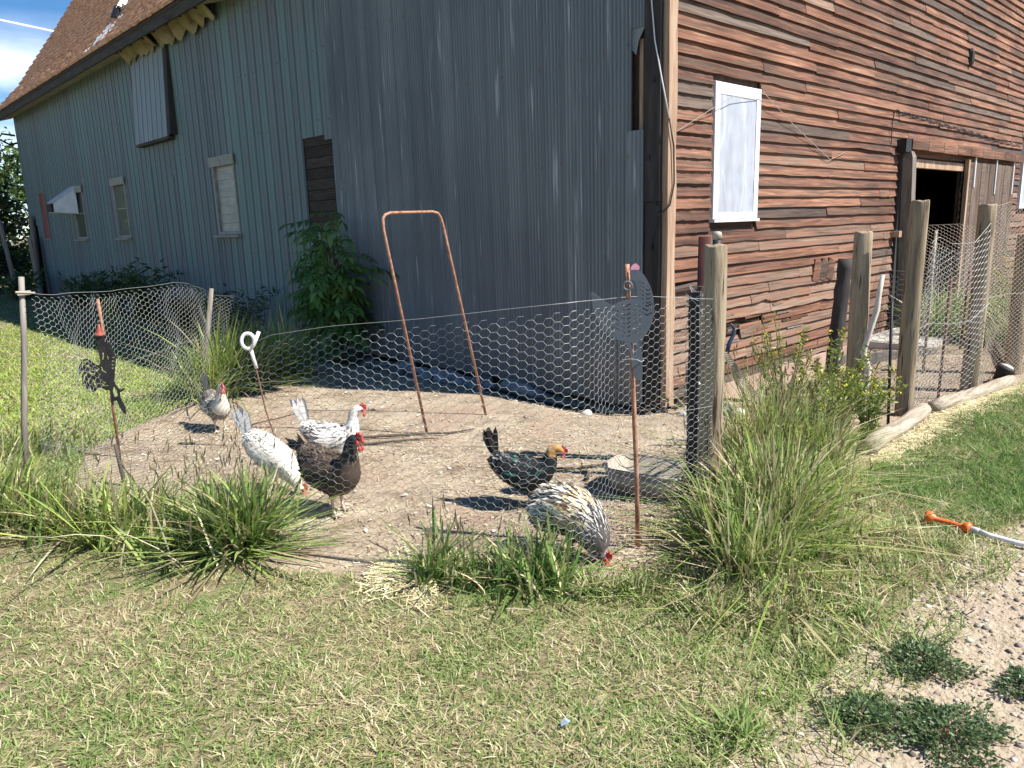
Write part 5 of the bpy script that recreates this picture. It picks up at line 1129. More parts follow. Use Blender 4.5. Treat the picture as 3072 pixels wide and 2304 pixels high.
    if tail:
        nt_ = 34; tt = np.linspace(-1, 1, nt_); al = math.radians(tailang); base = S[2, :3][None, :] + np.stack([0.02 * rs.rand(nt_), 0.018 * tt, 0.01 * rs.rand(nt_)], 1)
        e = al + 0.26 * rs.uniform(-1, 1, nt_); D = np.stack([-np.cos(e), 0.16 * tt, np.sin(e)], 1); N = np.stack([0.2 * np.ones(nt_), np.sign(tt) * 1.0, 0.1 * np.ones(nt_)], 1); N /= np.linalg.norm(N, axis=1, keepdims=True)
        L_ = taillen * rs.uniform(0.65, 1.1, nt_); cols = np.array([tailcols[rs.randint(len(tailcols))] for _ in range(nt_)]); V_, q, t_, cc = feathers(base, D, N, L_, L_ * 0.17, cols, L_ * 0.05); link('tail', npmesh('tail', V_, [q, t_], cc), M['feather'], root)
    # head furniture
    h = S[-5]; hd = S[-4, :3]; tip = S[-1, :3]; fw = T[-3]; uu = up_[-5] if up_[-5][2] > 0 or spine[-1][2] < 0.2 else -up_[-5]
    def W(p, a_, b_, c_=0.0): return tuple(np.array(p) + fw * a_ + uu * b_ + np.array([0, 1, 0]) * c_)
    s = MB(); s.lathe(W(tip, -0.006, 0), [(0.0085, 0), (0.006, 0.012), (0.001, 0.026)], 8, axis=fw - uu * 0.25); s.build('beak', M['beak'], root, True)
    s = MB(); q = 0.022 * comb; cpt = [(-.028, .020), (-.022, .020 + q), (-.014, .022 + q * .6), (-.006, .022 + q * 1.25), (.002, .022 + q * .6), (.010, .020 + q), (.018, .016 + q * .4), (.020, .010), (0, .008)]
    s.quad_prism([W(hd, a_ + .012, b_, -.004) for a_, b_ in cpt], [W(hd, a_ + .012, b_, .004) for a_, b_ in cpt]); s.build('comb', M['skinred'], root)
    for sg in (-1, 1):
        s = MB(); s.lathe(W(hd, 0.022, -0.020, sg * 0.008), [(0.002, 0.006), (0.0075, -0.004), (0.009, -0.016 * comb), (0.003, -0.024 * comb)], 8); s.build('wattle', M['skinred'], root, True)
        s = MB(); s.lathe(W(hd, 0.012, -0.002, sg * 0.016), [(0.001, -0.004), (0.012, 0.0), (0.012, 0.005), (0.002, 0.0085)], 10, axis=(0, sg, 0)); s.build('face', M['skinred'], root, True)
        s = MB(); s.lathe(W(hd, 0.012, 0.005, sg * 0.0235), [(0.004, -0.002), (0.004, 0.001), (0.0015, 0.003)], 8, axis=(0, sg, 0)); s.build('eye', M['eye'], root, True)
    return root
def spk(base, spot, pr): return lambda u, a, rs: np.array(base) * rs.uniform(0.85, 1.05) if rs.rand() > pr(u, a) else np.array(spot) * rs.uniform(0.7, 1.3)
VIEW = math.atan2(-0.795, 0.605)      # heading that looks to the right of the picture
WHT = (0.78, 0.75, 0.70)
chicken('hen', (-3.03, 0.56, 0), VIEW + 0.12, 1.06, STAND, lambda u, a: WHT, spk(WHT, (0.16, 0.14, 0.13), lambda u, a: 0.30 if 0.1 < u < 0.55 else 0.05), 'white speckled hen with raised tail behind the dark brown hen', [WHT, (0.70, 0.67, 0.63), (0.55, 0.52, 0.5)], (0.50, 0.40, 0.30), seed=1, comb=0.9, taillen=0.19, tailang=74)
BR = (0.075, 0.052, 0.038)
def brown(u, a, rs):
    if u > 0.60: return np.array([(0.02, 0.02, 0.022), (0.03, 0.028, 0.03), (0.32, 0.26, 0.17), (0.045, 0.04, 0.035)][rs.randint(4)])
    return np.array([(0.07, 0.048, 0.035), (0.105, 0.074, 0.053), (0.15, 0.112, 0.082), (0.05, 0.036, 0.029)][rs.randint(4)])
chicken('hen', (-3.47, -0.17, 0), VIEW - 0.45, 1.20, STAND, lambda u, a: (0.03, 0.028, 0.028) if u > 0.6 else BR, brown, 'dark brown hen with black neck standing at the edge of the tall grass', [(0.03, 0.025, 0.022), (0.07, 0.05, 0.04)], (0.52, 0.42, 0.36), seed=2, comb=0.9, tailang=24, taillen=0.12)
chicken('hen', (-3.54, 0.42, 0), VIEW - 0.1, 0.98, [(p[0], p[1], p[2] + (0.03 if i < 3 else 0), p[3], p[4]) for i, p in enumerate(BENT)], lambda u, a: WHT, spk(WHT, (0.5, 0.46, 0.36), lambda u, a: 0.15), 'white hen feeding head down behind the tall grass', [WHT, (0.72, 0.70, 0.66)], (0.55, 0.42, 0.2), seed=3, comb=0.6, taillen=0.21, tailang=78)
def greyh(u, a, rs):
    if u > 0.45 or (u > 0.3 and rs.rand() < .45): return np.array([(0.72, 0.68, 0.58), (0.62, 0.58, 0.50), (0.40, 0.36, 0.32)][rs.randint(3)])
    return np.array([(0.17, 0.145, 0.125), (0.25, 0.22, 0.19), (0.12, 0.10, 0.085)][rs.randint(3)])
chicken('hen', (-3.15, 2.20, 0), VIEW - 0.75, 1.02, STAND, lambda u, a: (0.66, 0.62, 0.54) if u > 0.45 else (0.19, 0.165, 0.14), greyh, 'grey hen with white breast facing forward beside the netting', [(0.35, 0.32, 0.29), (0.18, 0.16, 0.14), (0.5, 0.47, 0.43)], (0.60, 0.50, 0.40), seed=4, comb=1.0)
def blackh(u, a, rs):
    if u > 0.66: return np.array([(0.55, 0.27, 0.07), (0.62, 0.38, 0.14), (0.40, 0.18, 0.05), (0.66, 0.47, 0.22)][rs.randint(4)])
    r = rs.rand()
    if u > 0.2 and r < 0.16: return np.array((0.035, 0.15, 0.13)) * rs.uniform(0.4, 1.4)  # green sheen painted in as teal feathers
    if r < 0.22: return np.array((0.30, 0.31, 0.30)) * rs.uniform(0.6, 1.1)
    return np.array((0.014, 0.014, 0.016)) * rs.uniform(0.7, 1.6)
chicken('hen', (-2.66, -0.93, 0), VIEW - 0.06, 1.02, [(p[0] * (1.0 if i < 6 else 1.08), p[1], p[2] - (0.0 if i < 6 else (i - 5) * 0.010), p[3], p[4]) for i, p in enumerate(STAND)], lambda u, a: (0.50, 0.26, 0.08) if u > 0.66 else (0.015, 0.015, 0.017), blackh, 'glossy black hen with golden head and green sheen before the tub', [(0.02, 0.015, 0.013), (0.035, 0.025, 0.02)], (0.10, 0.085, 0.075), seed=5, comb=0.45, taillen=0.17, tailang=78)
def roost(u, a, rs):
    r = rs.rand(); side = math.sin(a) if a < 8 else 0.3
    if u > 0.50: return np.array((0.66, 0.63, 0.58)) * rs.uniform(0.7, 1.05) if r < 0.5 else np.array((0.055, 0.05, 0.055)) if r < 0.85 else np.array((0.30, 0.28, 0.27))
    if side < -0.15: return np.array((0.03, 0.027, 0.03)) if r < 0.6 else np.array((0.35, 0.31, 0.22))  # dark belly feathers, with the shade under the bird painted in
    if u > 0.36: return np.array([(0.42, 0.16, 0.045), (0.55, 0.36, 0.13), (0.62, 0.54, 0.33), (0.10, 0.06, 0.045), (0.66, 0.60, 0.46), (0.64, 0.61, 0.52)][rs.randint(6)])
    return np.array((0.70, 0.66, 0.55)) * rs.uniform(0.8, 1.05) if r < 0.66 else np.array((0.15, 0.12, 0.085))
def roostb(u, a):
    if math.sin(a) < -0.25 and u < .55: return (0.02, 0.02, 0.024)  # dark underside, its shade put into the body colour too
    return (0.10, 0.09, 0.09) if u > 0.5 else ((0.30, 0.20, 0.10) if u > 0.36 else (0.40, 0.36, 0.28))
chicken('rooster', (-2.995, -1.585, 0), VIEW - 0.42, 0.97, HUNCH, roostb, roost, 'bulky rooster with striped hackles and orange back pecking at the netting', [(0.70, 0.66, 0.55), (0.5, 0.46, 0.38), (0.05, 0.05, 0.05)], (0.45, 0.38, 0.28), seed=6, comb=0.8, nf=5200, fl=0.072, tail=False, thin=0.40, ragged=1.2)

# ------------------------------------------------------------------ grass
def blades(xy, h, wd, az, lean, curl, cols, k=2, z=None):
    n = len(xy); z0 = gz(xy[:, 0], xy[:, 1]) if z is None else z; d = np.stack([np.cos(az), np.sin(az)], 1); sd = np.stack([-np.sin(az), np.cos(az)], 1)
    tw = RS.uniform(-0.8, 0.8, n); sdx = sd * np.cos(tw)[:, None] + d * np.sin(tw)[:, None]
    vs = []; cs = []
    for l in range(k + 1):
        t = l / k; out_ = h * (lean * t + curl * t * t); zz = z0 - 0.004 + h * t * np.clip(1 - 0.45 * lean - 0.35 * curl * t, 0.12, 1)
        c = np.stack([xy[:, 0] + d[:, 0] * out_, xy[:, 1] + d[:, 1] * out_, zz], 1); w_ = wd * (1 - 0.25 * t) * 0.5
        if l < k:
            s3 = np.concatenate([sdx * w_[:, None], np.zeros((n, 1))], 1); vs += [c - s3, c + s3]
        else: vs.append(c)
    V_ = np.stack(vs, 1).reshape(-1, 3); m_ = 2 * k + 1; b = np.arange(n)[:, None] * m_
    q = [b + [2 * l, 2 * l + 1, 2 * l + 3, 2 * l + 2] for l in range(k - 1)]; t_ = b + [2 * k - 2, 2 * k - 1, 2 * k]
    return V_, ([np.concatenate(q)] if q else []) + [t_], np.repeat(cols, m_, axis=0)
def join(parts):
    vs, fq, ft, cs = [], [], [], []; o = 0
    for V_, F_, C_2 in parts:
        vs.append(V_); cs.append(C_2)
        for f in F_: (fq if f.shape[1] == 4 else ft).append(f + o)
        o += len(V_)
    return np.concatenate(vs), ([np.concatenate(fq)] if fq else []) + ([np.concatenate(ft)] if ft else []), np.concatenate(cs)
def scatter(n, x0, x1, y0, y1, ok):
    x = RS.uniform(x0, x1, n); y_ = RS.uniform(y0, y1, n); m_ = ok(x, y_); return np.stack([x[m_], y_[m_]], 1)
STRAW = np.array([(0.58, 0.51, 0.30), (0.50, 0.43, 0.24), (0.66, 0.60, 0.40), (0.36, 0.29, 0.16)]); GREEN = np.array([(0.195, 0.295, 0.072), (0.26, 0.35, 0.10), (0.135, 0.22, 0.055), (0.33, 0.39, 0.145)]); LUSH = np.array([(0.115, 0.215, 0.045), (0.155, 0.27, 0.062), (0.09, 0.165, 0.04), (0.21, 0.30, 0.085)]); BRIGHT = np.array([(0.33, 0.43, 0.085), (0.40, 0.47, 0.13), (0.27, 0.37, 0.075)])
def pick(pal, n): return pal[RS.randint(len(pal), size=n)] * RS.uniform(0.78, 1.22, (n, 1))
def lawn_ok(x, y_): return ~is_dirt(x, y_) & ~is_gravel(x, y_) & ~((x > -0.1) & (y_ > -0.3))
def lawn_at(xy, dry, hs=(0.018, 0.055), w_=(0.0030, 0.0060), pal=GREEN):
    n = len(xy); pt = vn(xy[:, 0], xy[:, 1], 2.6, 8.0) * 0.36 + vn(xy[:, 0], xy[:, 1], 9.0, 3.0) * 0.26; isdry = RS.rand(n) < np.clip(dry + pt, 0.03, 0.95)
    c = np.where(isdry[:, None], pick(STRAW, n), pick(pal, n)); h = RS.uniform(*hs, n) * np.where(isdry, 1.15, 1.0) * (1 + 0.25 * vn(xy[:, 0], xy[:, 1], 6, 1)); lean = np.where(isdry, RS.uniform(0.5, 1.7, n), RS.uniform(0.15, 1.1, n))
    return blades(xy, h, RS.uniform(*w_, n), RS.uniform(0, 6.283, n), lean, RS.uniform(0, 0.8, n), c, 2)
def dens(x, y_, d0): return RS.rand(len(x)) < np.clip((d0 / np.hypot(x - CAM[0], y_ - CAM[1])) ** 1.6, 0.02, 1)
def in_front(x, y_): # rough viewing wedge, a step wider on either side
    dx = x - CAM[0]; dy = y_ - CAM[1]; a = np.degrees(np.arctan2(dy, dx)); return (a > -12) & (a < 118)
def bare(x, y_): return RS.rand(len(x)) < np.clip(0.94 - 0.5 * np.clip(vn(x, y_, 3.1, 4.0) + 0.55 * vn(x, y_, 7, 2.0) - 0.42, 0, 1), 0.2, 1)
xy = scatter(480000, -7.4, -1.0, -4.6, 2.2, lambda x, y_: lawn_ok(x, y_) & in_front(x, y_) & dens(x, y_, 2.6) & ((y_ < -0.6 - (x + 3.9) * 1.75) & (y_ < 1.9)) & bare(x, y_))
P_ = [lawn_at(xy, 0.42)]
tag(link('lawn_grass', npmesh('lawn_grass', *join(P_)[:2], join(P_)[2]), M['grass']), 'patchy half dry mown lawn in the foreground', 'grass', kind='stuff'); print('lawn', len(xy))
xy = scatter(120000, -1.75, 6.0, -3.3, -2.05, lambda x, y_: lawn_ok(x, y_) & dens(x, y_, 3.4) & (y_ < -2.15 - 0.02 * x + 0.04 * vn(x, y_, 8)))
P_ = [lawn_at(xy, 0.16 + 0.35 * np.clip((-0.9 - xy[:, 0]) / 0.8, 0, 1), (0.035, 0.10), (0.003, 0.006), LUSH)]; print('right', len(xy))
tag(link('lush_grass', npmesh('lush_grass', *join(P_)[:2], join(P_)[2]), M['grass']), 'lush green grass strip beside the bleached logs', 'grass', kind='stuff')
xy = scatter(330000, -9.5, -0.2, 1.0, 22, lambda x, y_: lawn_ok(x, y_) & in_front(x, y_) & dens(x, y_, 4.3))
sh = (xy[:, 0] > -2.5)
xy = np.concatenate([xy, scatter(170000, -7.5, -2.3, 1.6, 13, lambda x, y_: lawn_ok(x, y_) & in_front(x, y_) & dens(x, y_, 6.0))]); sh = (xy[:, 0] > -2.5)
P_ = [lawn_at(xy[~sh], 0.10, (0.03, 0.075), (0.008, 0.015), BRIGHT), lawn_at(xy[sh], 0.1, (0.05, 0.16), (0.008, 0.014), LUSH)]; print('back', len(xy))  # taller blades in the barn shadow, its shade also put into darker colours
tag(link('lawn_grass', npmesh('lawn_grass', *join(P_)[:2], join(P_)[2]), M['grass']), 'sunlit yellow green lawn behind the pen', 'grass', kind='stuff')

def tall(name, lab, roots, hs, n_dry, wind=(0.2, 0.0), pal=GREEN, w_=(0.004, 0.0085), heads=0, lean=(0.15, 0.9)):
    n = len(roots); isdry = RS.rand(n) < n_dry; c = np.where(isdry[:, None], pick(STRAW, n), pick(pal, n)); h = RS.uniform(*hs, n) * np.clip(0.85 + 0.42 * vn(roots[:, 0], roots[:, 1], 7.0, 2.5) + 0.25 * vn(roots[:, 0], roots[:, 1], 19.0, 4.5), 0.35, 1.4); az = RS.uniform(0, 6.283, n)
    d = np.stack([np.cos(az) + wind[0], np.sin(az) + wind[1]], 1); az = np.arctan2(d[:, 1], d[:, 0])
    parts = [blades(roots, h, RS.uniform(*w_, n), az, np.where(RS.rand(n) < 0.20, RS.uniform(0.6, 1.5, n), RS.uniform(*lean, n) * 0.6), 0.75 * RS.uniform(0.05, 1.0, n) ** 1.8, c, 4)]
    if heads:
        k = RS.randint(n, size=heads); r = roots[k] + RS.normal(size=(heads, 2)) * 0.03; hh = RS.uniform(hs[1] * 0.8, hs[1] * 1.25, heads); az2 = RS.uniform(0, 6.28, heads); ln = RS.uniform(0.05, 0.45, heads)
        parts.append(blades(r, hh, np.full(heads, 0.0026), az2, ln, np.full(heads, 0.1), pick(np.array([(0.24, 0.21, 0.10), (0.30, 0.25, 0.12), (0.15, 0.16, 0.06)]), heads), 3))
        t = 1.0; out_ = hh * (ln * .93 + 0.1 * .86); zz = hh * 0.90 * np.clip(1 - 0.45 * ln - 0.03, 0.12, 1); tip = np.stack([r[:, 0] + np.cos(az2) * out_, r[:, 1] + np.sin(az2) * out_], 1)
        hp = np.stack([tip[:, 0], tip[:, 1], zz + gz(tip[:, 0], tip[:, 1])], 1); D = np.stack([np.cos(az2) * ln, np.sin(az2) * ln, np.ones(heads)], 1)
        for q in range(3):
            vs, fs, cc = leaf_cloud(hp + RS.normal(size=hp.shape) * 0.002 + D * 0.02 * (q - 1), D + RS.normal(size=D.shape) * 0.12, RS.uniform(0.035, 0.06, heads), pick(np.array([(0.16, 0.13, 0.07), (0.24, 0.19, 0.10), (0.12, 0.12, 0.05)]), heads), 0.16, 0); parts.append((vs, [fs], cc))
    V_, F_, C_2 = join(parts); o = link(name, npmesh(name, V_, F_, C_2), M['grass']); return tag(o, lab, 'grass', kind='stuff')
def strip(P, n, wid):
    P = np.array(P); seg = np.hypot(*(P[1:] - P[:-1]).T); cum = np.concatenate([[0], np.cumsum(seg)]); s_ = RS.uniform(0, cum[-1], n)
    # gather the roots in tufts, as grass grows
    cen = RS.uniform(0, cum[-1], max(8, int(cum[-1] / 0.05))); k = RS.randint(len(cen), size=n); s_ = np.where(RS.rand(n) < 0.45, cen[k] + RS.normal(size=n) * 0.025, s_)
    offc = RS.normal(size=len(cen)) * wid * 0.75; s_ = np.clip(s_, 0, cum[-1]); x = np.interp(s_, cum, P[:, 0]); y_ = np.interp(s_, cum, P[:, 1]); of = np.where(RS.rand(n) < 0.6, offc[k], 0) + RS.normal(size=n) * wid * 0.5; k2 = np.clip(np.searchsorted(cum, s_, side='right') - 1, 0, len(seg) - 1)
    d = (P[k2 + 1] - P[k2]) / seg[k2][:, None]; return np.stack([x - d[:, 1] * of, y_ + d[:, 0] * of], 1)
tall('tall_grass', 'dense tall grass along the front netting left of the dark brown hen', strip([(-5.15, 1.9), (-4.78, 1.05), (-4.35, 0.25), (-4.0, -0.36)], 3700, 0.13), (0.16, 0.54), 0.30, (0.2, -0.22), np.concatenate([GREEN, BRIGHT]), heads=110, w_=(0.006, 0.018))
tall('tall_grass', 'dark green tall grass clump covering the white feeding hen', strip([(-4.25, 0.04), (-4.13, -0.20), (-4.02, -0.40)], 1350, 0.085), (0.16, 0.52), 0.16, (0.25, -0.2), np.concatenate([GREEN, GREEN, LUSH]), heads=50, w_=(0.007, 0.019), lean=(0.05, 0.8))
tall('tall_grass', 'grass tuft below the black hen in front of the netting', strip([(-3.62, -1.22), (-3.42, -1.55), (-3.25, -1.80)], 1000, 0.08), (0.08, 0.34), 0.22, (0.2, -0.1), np.concatenate([GREEN, LUSH]), heads=40, w_=(0.006, 0.015), lean=(0.05, 0.8))
tall('tall_grass', 'short grass under the pecking rooster', strip([(-3.28, -1.85), (-3.05, -2.05), (-2.8, -2.12)], 900, 0.06), (0.04, 0.13), 0.35, (0.1, -0.1), GREEN, heads=6, w_=(0.005, 0.009))
tall('tall_grass', 'wide tall grass bank at the foot of the thick round post', np.concatenate([strip([(-2.55, -2.10), (-2.3, -2.14), (-2.05, -2.08), (-1.75, -2.02)], 2400, 0.10), strip([(-1.95, -1.95), (-1.5, -1.93), (-1.1, -1.96)], 3000, 0.13), strip([(-2.75, -2.28), (-2.4, -2.36), (-1.9, -2.25)], 1500, 0.10)]), (0.12, 0.52), 0.34, (0.05, -0.12), np.concatenate([GREEN, GREEN, BRIGHT]), heads=130, w_=(0.005, 0.014), lean=(0.02, 0.6))
tall('short_grass', 'scruffy half dry grass in front of the tall bank', np.concatenate([strip([(-3.1, -2.25), (-2.8, -2.55), (-2.3, -2.65), (-1.7, -2.5)], 3600, 0.16)]), (0.04, 0.17), 0.5, (0.05, -0.1), GREEN, heads=30, w_=(0.0035, 0.008), lean=(0.2, 1.3))
tall('tall_grass', 'rank seeding grass behind the bank between the two posts', strip([(-1.7, -1.80), (-1.2, -1.70), (-0.75, -1.74)], 2100, 0.13), (0.3, 0.80), 0.4, (0.05, -0.08), np.concatenate([GREEN, BRIGHT]), heads=130, w_=(0.004, 0.010), lean=(0.03, 0.45))
tall('tall_grass', 'bright tall grass round the splintered stake behind the pen', strip([(-2.9, 3.5), (-2.45, 3.75), (-1.95, 3.95), (-1.6, 4.15)], 2200, 0.16), (0.3, 0.85), 0.2, (0.3, -0.3), np.concatenate([GREEN, BRIGHT]), heads=60, w_=(0.009, 0.018))
tall('tall_grass', 'wispy grass outside the left pole of the pen', strip([(-5.3, 2.5), (-4.9, 2.2), (-4.6, 2.6), (-4.2, 3.0)], 1200, 0.22), (0.15, 0.45), 0.25, (0.3, -0.3), np.concatenate([GREEN, BRIGHT]), heads=25, w_=(0.006, 0.012))
tall('tall_weeds', 'rank green weeds before the barn door behind the edging plank', np.stack([RS.uniform(4.7, 7.2, 2600), RS.uniform(-2.2, -0.5, 2600)], 1), (0.3, 0.85), 0.2, (0.1, 0.0), np.concatenate([GREEN, GREEN, LUSH]), heads=40, w_=(0.014, 0.026))
tall('sparse_grass', 'scattered grass blades along the border of gravel and lawn', scatter(5200, -3.9, -1.2, -3.15, -2.75, lambda x, y_: RS.rand(len(x)) < 0.6 + 0.4 * vn(x, y_, 6)), (0.04, 0.12), 0.35, (0, 0), GREEN, w_=(0.003, 0.006), lean=(0.4, 1.5))
for k, (x, y_, lab) in enumerate(((-3.62, -2.86, 'low green grass tuft at the gravel edge, bottom of the picture'), (-2.62, -2.80, 'grass tuft on the path edge above the round ground weed'))):
    a = RS.uniform(0, 6.28, 160); r = np.abs(RS.normal(size=160)) * 0.05; tall('grass_tuft', lab, np.stack([x + r * np.cos(a), y_ + r * np.sin(a)], 1), (0.05, 0.15), 0.1, (0, 0), GREEN, lean=(0.5, 1.5))

# clover weeds with yellow flowers at the right clump
YG = [(0.17, 0.24, 0.05), (0.22, 0.28, 0.07), (0.13, 0.20, 0.04), (0.27, 0.30, 0.09)]
for (x, y_, h, rad, n, f_, lab) in ((-0.95, -1.78, 0.62, 0.34, 700, 7, 'yellow flowering weed in the middle of the grass bank'), (-0.45, -1.72, 0.80, 0.36, 900, 10, 'tallest yellow flowering weed before the second tan post'), (-1.35, -1.80, 0.45, 0.28, 500, 4, 'short yellow flowering weed beside the thick post'), (0.15, -1.6, 0.5, 0.25, 400, 7, 'yellow flowering weed at the foot of the second tan post'), (-0.1, -1.85, 0.55, 0.3, 600, 8, 'yellow flowering weed at the inner end of the shorter log'), (-0.65, -1.5, 0.95, 0.3, 600, 6, 'thin tall yellowish weed leaning before the wall'), (5.2, -1.5, 1.15, 0.3, 300, 16, 'bright yellow flowering weed before the barn door')):
    weed_bush('flowering_weed', x, y_, h, rad, int(n * 1.5), 0.042 if x < 4 else 0.06, YG, lab, 'weed', 16, f_, 0.5, None, 0.32)
# mat forming ground weeds on the gravel
for (x, y_, r, n, lab) in ((-2.80, -3.12, 0.12, 1900, 'round dark green ground weed alone on the gravel'), (-3.27, -3.08, 0.105, 1400, 'ground weed mat touching the lawn edge on the gravel'), (-3.17, -3.30, 0.15, 2700, 'largest ground weed mat near the bottom right corner'), (-2.73, -3.43, 0.09, 1000, 'small ground weed at the right edge of the picture')):
    t = empty('ground_weed', (x, y_, 0), 0, lab, 'weed', 'mat weeds on the gravel'); a = RS.uniform(0, 6.283, n); q = np.sqrt(RS.rand(n)) * r * (1 + 0.28 * np.sin(3 * a + x * 9) + 0.18 * np.sin(7 * a + y_ * 5)) * (1 + 0.15 * RS.normal(size=n))
    P = np.stack([q * np.cos(a) * 1.1, q * np.sin(a), 0.01 + 0.045 * RS.rand(n) * np.clip(1.15 - q / r, 0.15, 1)], 1); D = np.stack([np.cos(a) + RS.normal(size=n) * .8, np.sin(a) + RS.normal(size=n) * .8, RS.uniform(-0.1, 0.9, n)], 1)
    vs, fs, cc = leaf_cloud(P, D, RS.uniform(0.011, 0.021, n), mixc(n, [(0.10, 0.165, 0.065), (0.14, 0.21, 0.085), (0.20, 0.27, 0.13), (0.07, 0.12, 0.045)]), 0.5); o = link('leaves', npmesh('leaves', vs, [fs], cc), M['leaf'], t)
    s = MB()
    for k in range(26): b = random.uniform(0, 6.28); l = r * random.uniform(0.6, 1.25); s.tube([(0, 0, 0.012), (l * .5 * math.cos(b), l * .5 * math.sin(b), 0.02), (l * math.cos(b + .2), l * math.sin(b + .2), 0.01)], 0.0022, 3)
    s.build('stems', M['rustpipe'], t)

# ------------------------------------------------------------------ litter: straw and chips on the dirt, pebbles on the path
def flat_bits(xy, L_, wd, cols, lift=0.006):
    n = len(xy); az = RS.uniform(0, 6.283, n); d = np.stack([np.cos(az), np.sin(az), RS.normal(size=n) * 0.12], 1); sd = np.stack([-np.sin(az), np.cos(az), RS.normal(size=n) * 0.25], 1); c = np.stack([xy[:, 0], xy[:, 1], gz(xy[:, 0], xy[:, 1]) + lift + 0.004 * RS.rand(n)], 1)
    a = d * L_[:, None] * .5; b = sd * wd[:, None] * .5; V_ = np.stack([c - a - b, c + a - b, c + a + b, c - a + b], 1).reshape(-1, 3); k = np.arange(n)[:, None] * 4; return V_, k + [0, 1, 2, 3], np.repeat(cols, 4, axis=0)
xy = scatter(150000, -4.9, 5.0, -2.3, 4.8, lambda x, y_: is_dirt(x, y_) & dens(x, y_, 4.2) & (RS.rand(len(x)) < 0.42 + 0.55 * vn(x, y_, 1.9, 6))); n = len(xy)
CH = np.array([(0.54, 0.46, 0.29), (0.44, 0.36, 0.22), (0.60, 0.54, 0.39), (0.30, 0.21, 0.145), (0.19, 0.13, 0.095), (0.38, 0.29, 0.21), (0.56, 0.50, 0.33)])
isl = RS.rand(n) < 0.68; V_, q, cc = flat_bits(xy, np.where(isl, RS.uniform(0.03, 0.09, n), RS.uniform(0.008, 0.022, n)), np.where(isl, RS.uniform(0.002, 0.004, n), RS.uniform(0.004, 0.010, n)), pick(CH, n))
tag(link('straw_litter', npmesh('straw_litter', V_, [q], cc), M['chip']), 'straw and wood chips strewn over the dirt of the run', 'litter', kind='stuff'); print('chips', n)
xy = np.concatenate([strip([(-0.6, -2.12), (1.0, -2.08), (2.6, -2.25)], 5000, 0.07), strip([(-3.75, -1.0), (-3.55, -1.3)], 2500, 0.12), strip([(-2.5, -1.75), (-2.0, -1.85)], 700, 0.06)]); n = len(xy)
V_, q, cc = flat_bits(xy, RS.uniform(0.04, 0.12, n), RS.uniform(0.0025, 0.005, n), pick(STRAW * 1.15, n), 0.012); tag(link('straw_litter', npmesh('straw_litter', V_, [q], cc), M['chip']), 'matted dry straw along the log edge and the gap in the grass', 'litter', kind='stuff')
def pebbles(xy, r, cols):
    bm = bmesh.new(); bmesh.ops.create_icosphere(bm, subdivisions=1, radius=1.0); v0 = np.array([v.co[:] for v in bm.verts]); f0 = np.array([[v.index for v in f.verts] for f in bm.faces]); bm.free()
    n = len(xy); sc = r[:, None] * RS.uniform([0.8, 0.8, 0.35], [1.3, 1.3, 0.75], (n, 3)); v = v0[None] * (1 + 0.18 * RS.normal(size=(n, len(v0), 1))) * sc[:, None, :]; az = RS.uniform(0, 6.28, n)[:, None]
    x = v[:, :, 0] * np.cos(az) - v[:, :, 1] * np.sin(az); y_ = v[:, :, 0] * np.sin(az) + v[:, :, 1] * np.cos(az); z_ = v[:, :, 2]
    c = gz(xy[:, 0], xy[:, 1]) + r * 0.12; V_ = np.stack([x + xy[:, 0:1], y_ + xy[:, 1:2], z_ + c[:, None]], -1).reshape(-1, 3); f = (f0[None] + (np.arange(n) * len(v0))[:, None, None]).reshape(-1, 3); return V_, f, np.repeat(cols, len(v0), axis=0)
PB = np.array([(0.38, 0.32, 0.24), (0.30, 0.255, 0.21), (0.46, 0.41, 0.345), (0.21, 0.175, 0.155), (0.36, 0.27, 0.22), (0.13, 0.108, 0.098), (0.50, 0.46, 0.40)])
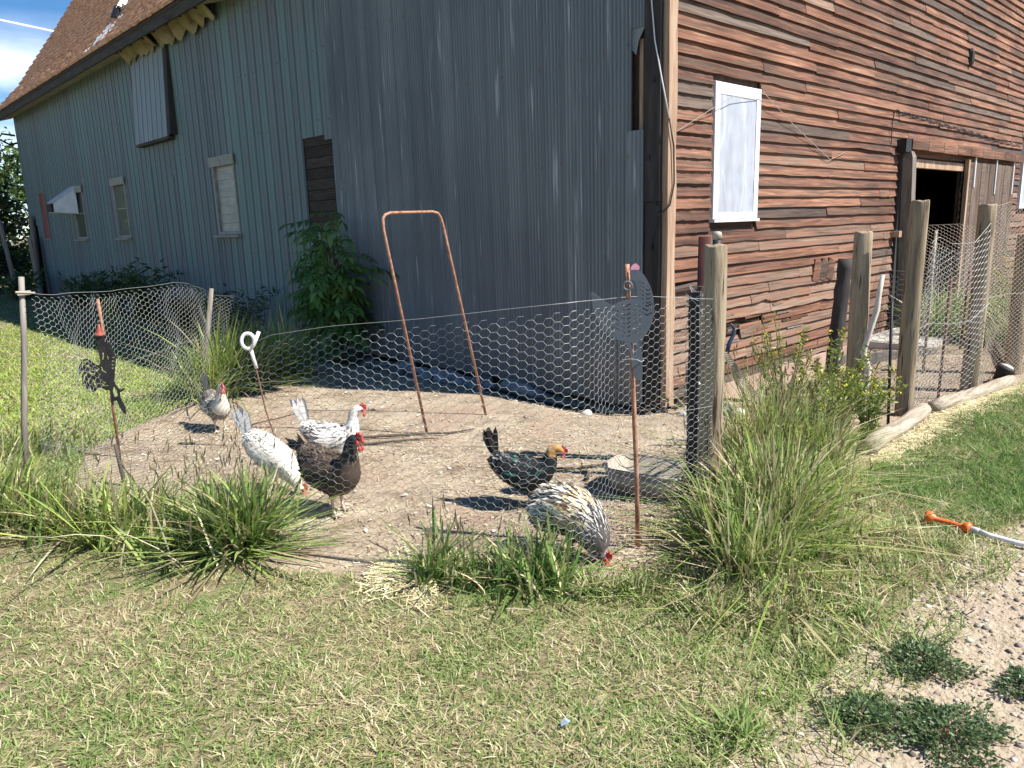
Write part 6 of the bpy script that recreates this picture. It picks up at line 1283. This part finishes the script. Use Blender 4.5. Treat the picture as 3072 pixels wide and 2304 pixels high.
xy = scatter(30000, -4.0, 1.5, -4.6, -2.6, lambda x, y_: is_gravel(x, y_) & dens(x, y_, 2.6) & (RS.rand(len(x)) < 0.35 + 0.55 * np.clip((x + 3.2) / 0.8, 0, 1))); n = len(xy); r = 0.0026 + 0.0125 * RS.rand(n) ** 4.0
V_, f, cc = pebbles(xy, r, pick(PB, n)); tag(link('path_pebbles', npmesh('path_pebbles', V_, [f], cc), M['chip'], None, True), 'loose pebbles on the sandy path', 'gravel', kind='stuff'); print('peb', n)
xy = scatter(2600, -4.6, 4.5, -2.0, 3.9, lambda x, y_: is_dirt(x, y_)); n = len(xy); r = 0.004 + 0.016 * RS.rand(n) ** 3.0
V_, f, cc = pebbles(xy, r, pick(PB[:5], n)); tag(link('dirt_clods', npmesh('dirt_clods', V_, [f], cc), M['chip'], None, True), 'small clods and stones on the dirt of the run', 'gravel', kind='stuff')
xy = scatter(230, -4.6, 0.5, -1.6, 3.6, lambda x, y_: is_dirt(x, y_)); n = len(xy)
V_, q, cc = flat_bits(xy, RS.uniform(0.015, 0.045, n), RS.uniform(0.008, 0.018, n), pick(np.array([(0.74, 0.72, 0.68), (0.62, 0.60, 0.56), (0.5, 0.47, 0.43)]), n), 0.011); tag(link('loose_feathers', npmesh('loose_feathers', V_, [q], cc), M['chip']), 'moulted pale feathers and flakes on the dirt of the run', 'litter', kind='stuff')
# fallen yellow leaf and pale flat chips that stand out on the dirt
for (x, y_, c, lab) in ((-1.75, -0.55, (0.55, 0.50, 0.10), 'fallen yellow leaf on the dirt behind the golden headed hen'),):
    V_, f, cc = leaf_cloud(np.array([[x, y_, 0.02]]), np.array([[0.5, 0.6, 0.1]]), np.array([0.085]), np.array([c]), 0.5); tag(link('fallen_leaf', npmesh('fallen_leaf', V_, [f], cc), M['leaf']), lab, 'leaf')

# ------------------------------------------------------------------ vapour trail high up
s = MB(); s.tube([(1391.9, 9142.9, 2154.0), (1896.0, 9064.6, 2098.2), (2297.5, 8983.8, 2042.8), (4200, 8600, 1790)], 9, 6)
tag(s.build('vapour_trail', M['contrail']), 'thin white vapour trail in the blue sky', 'vapour trail', kind='stuff')
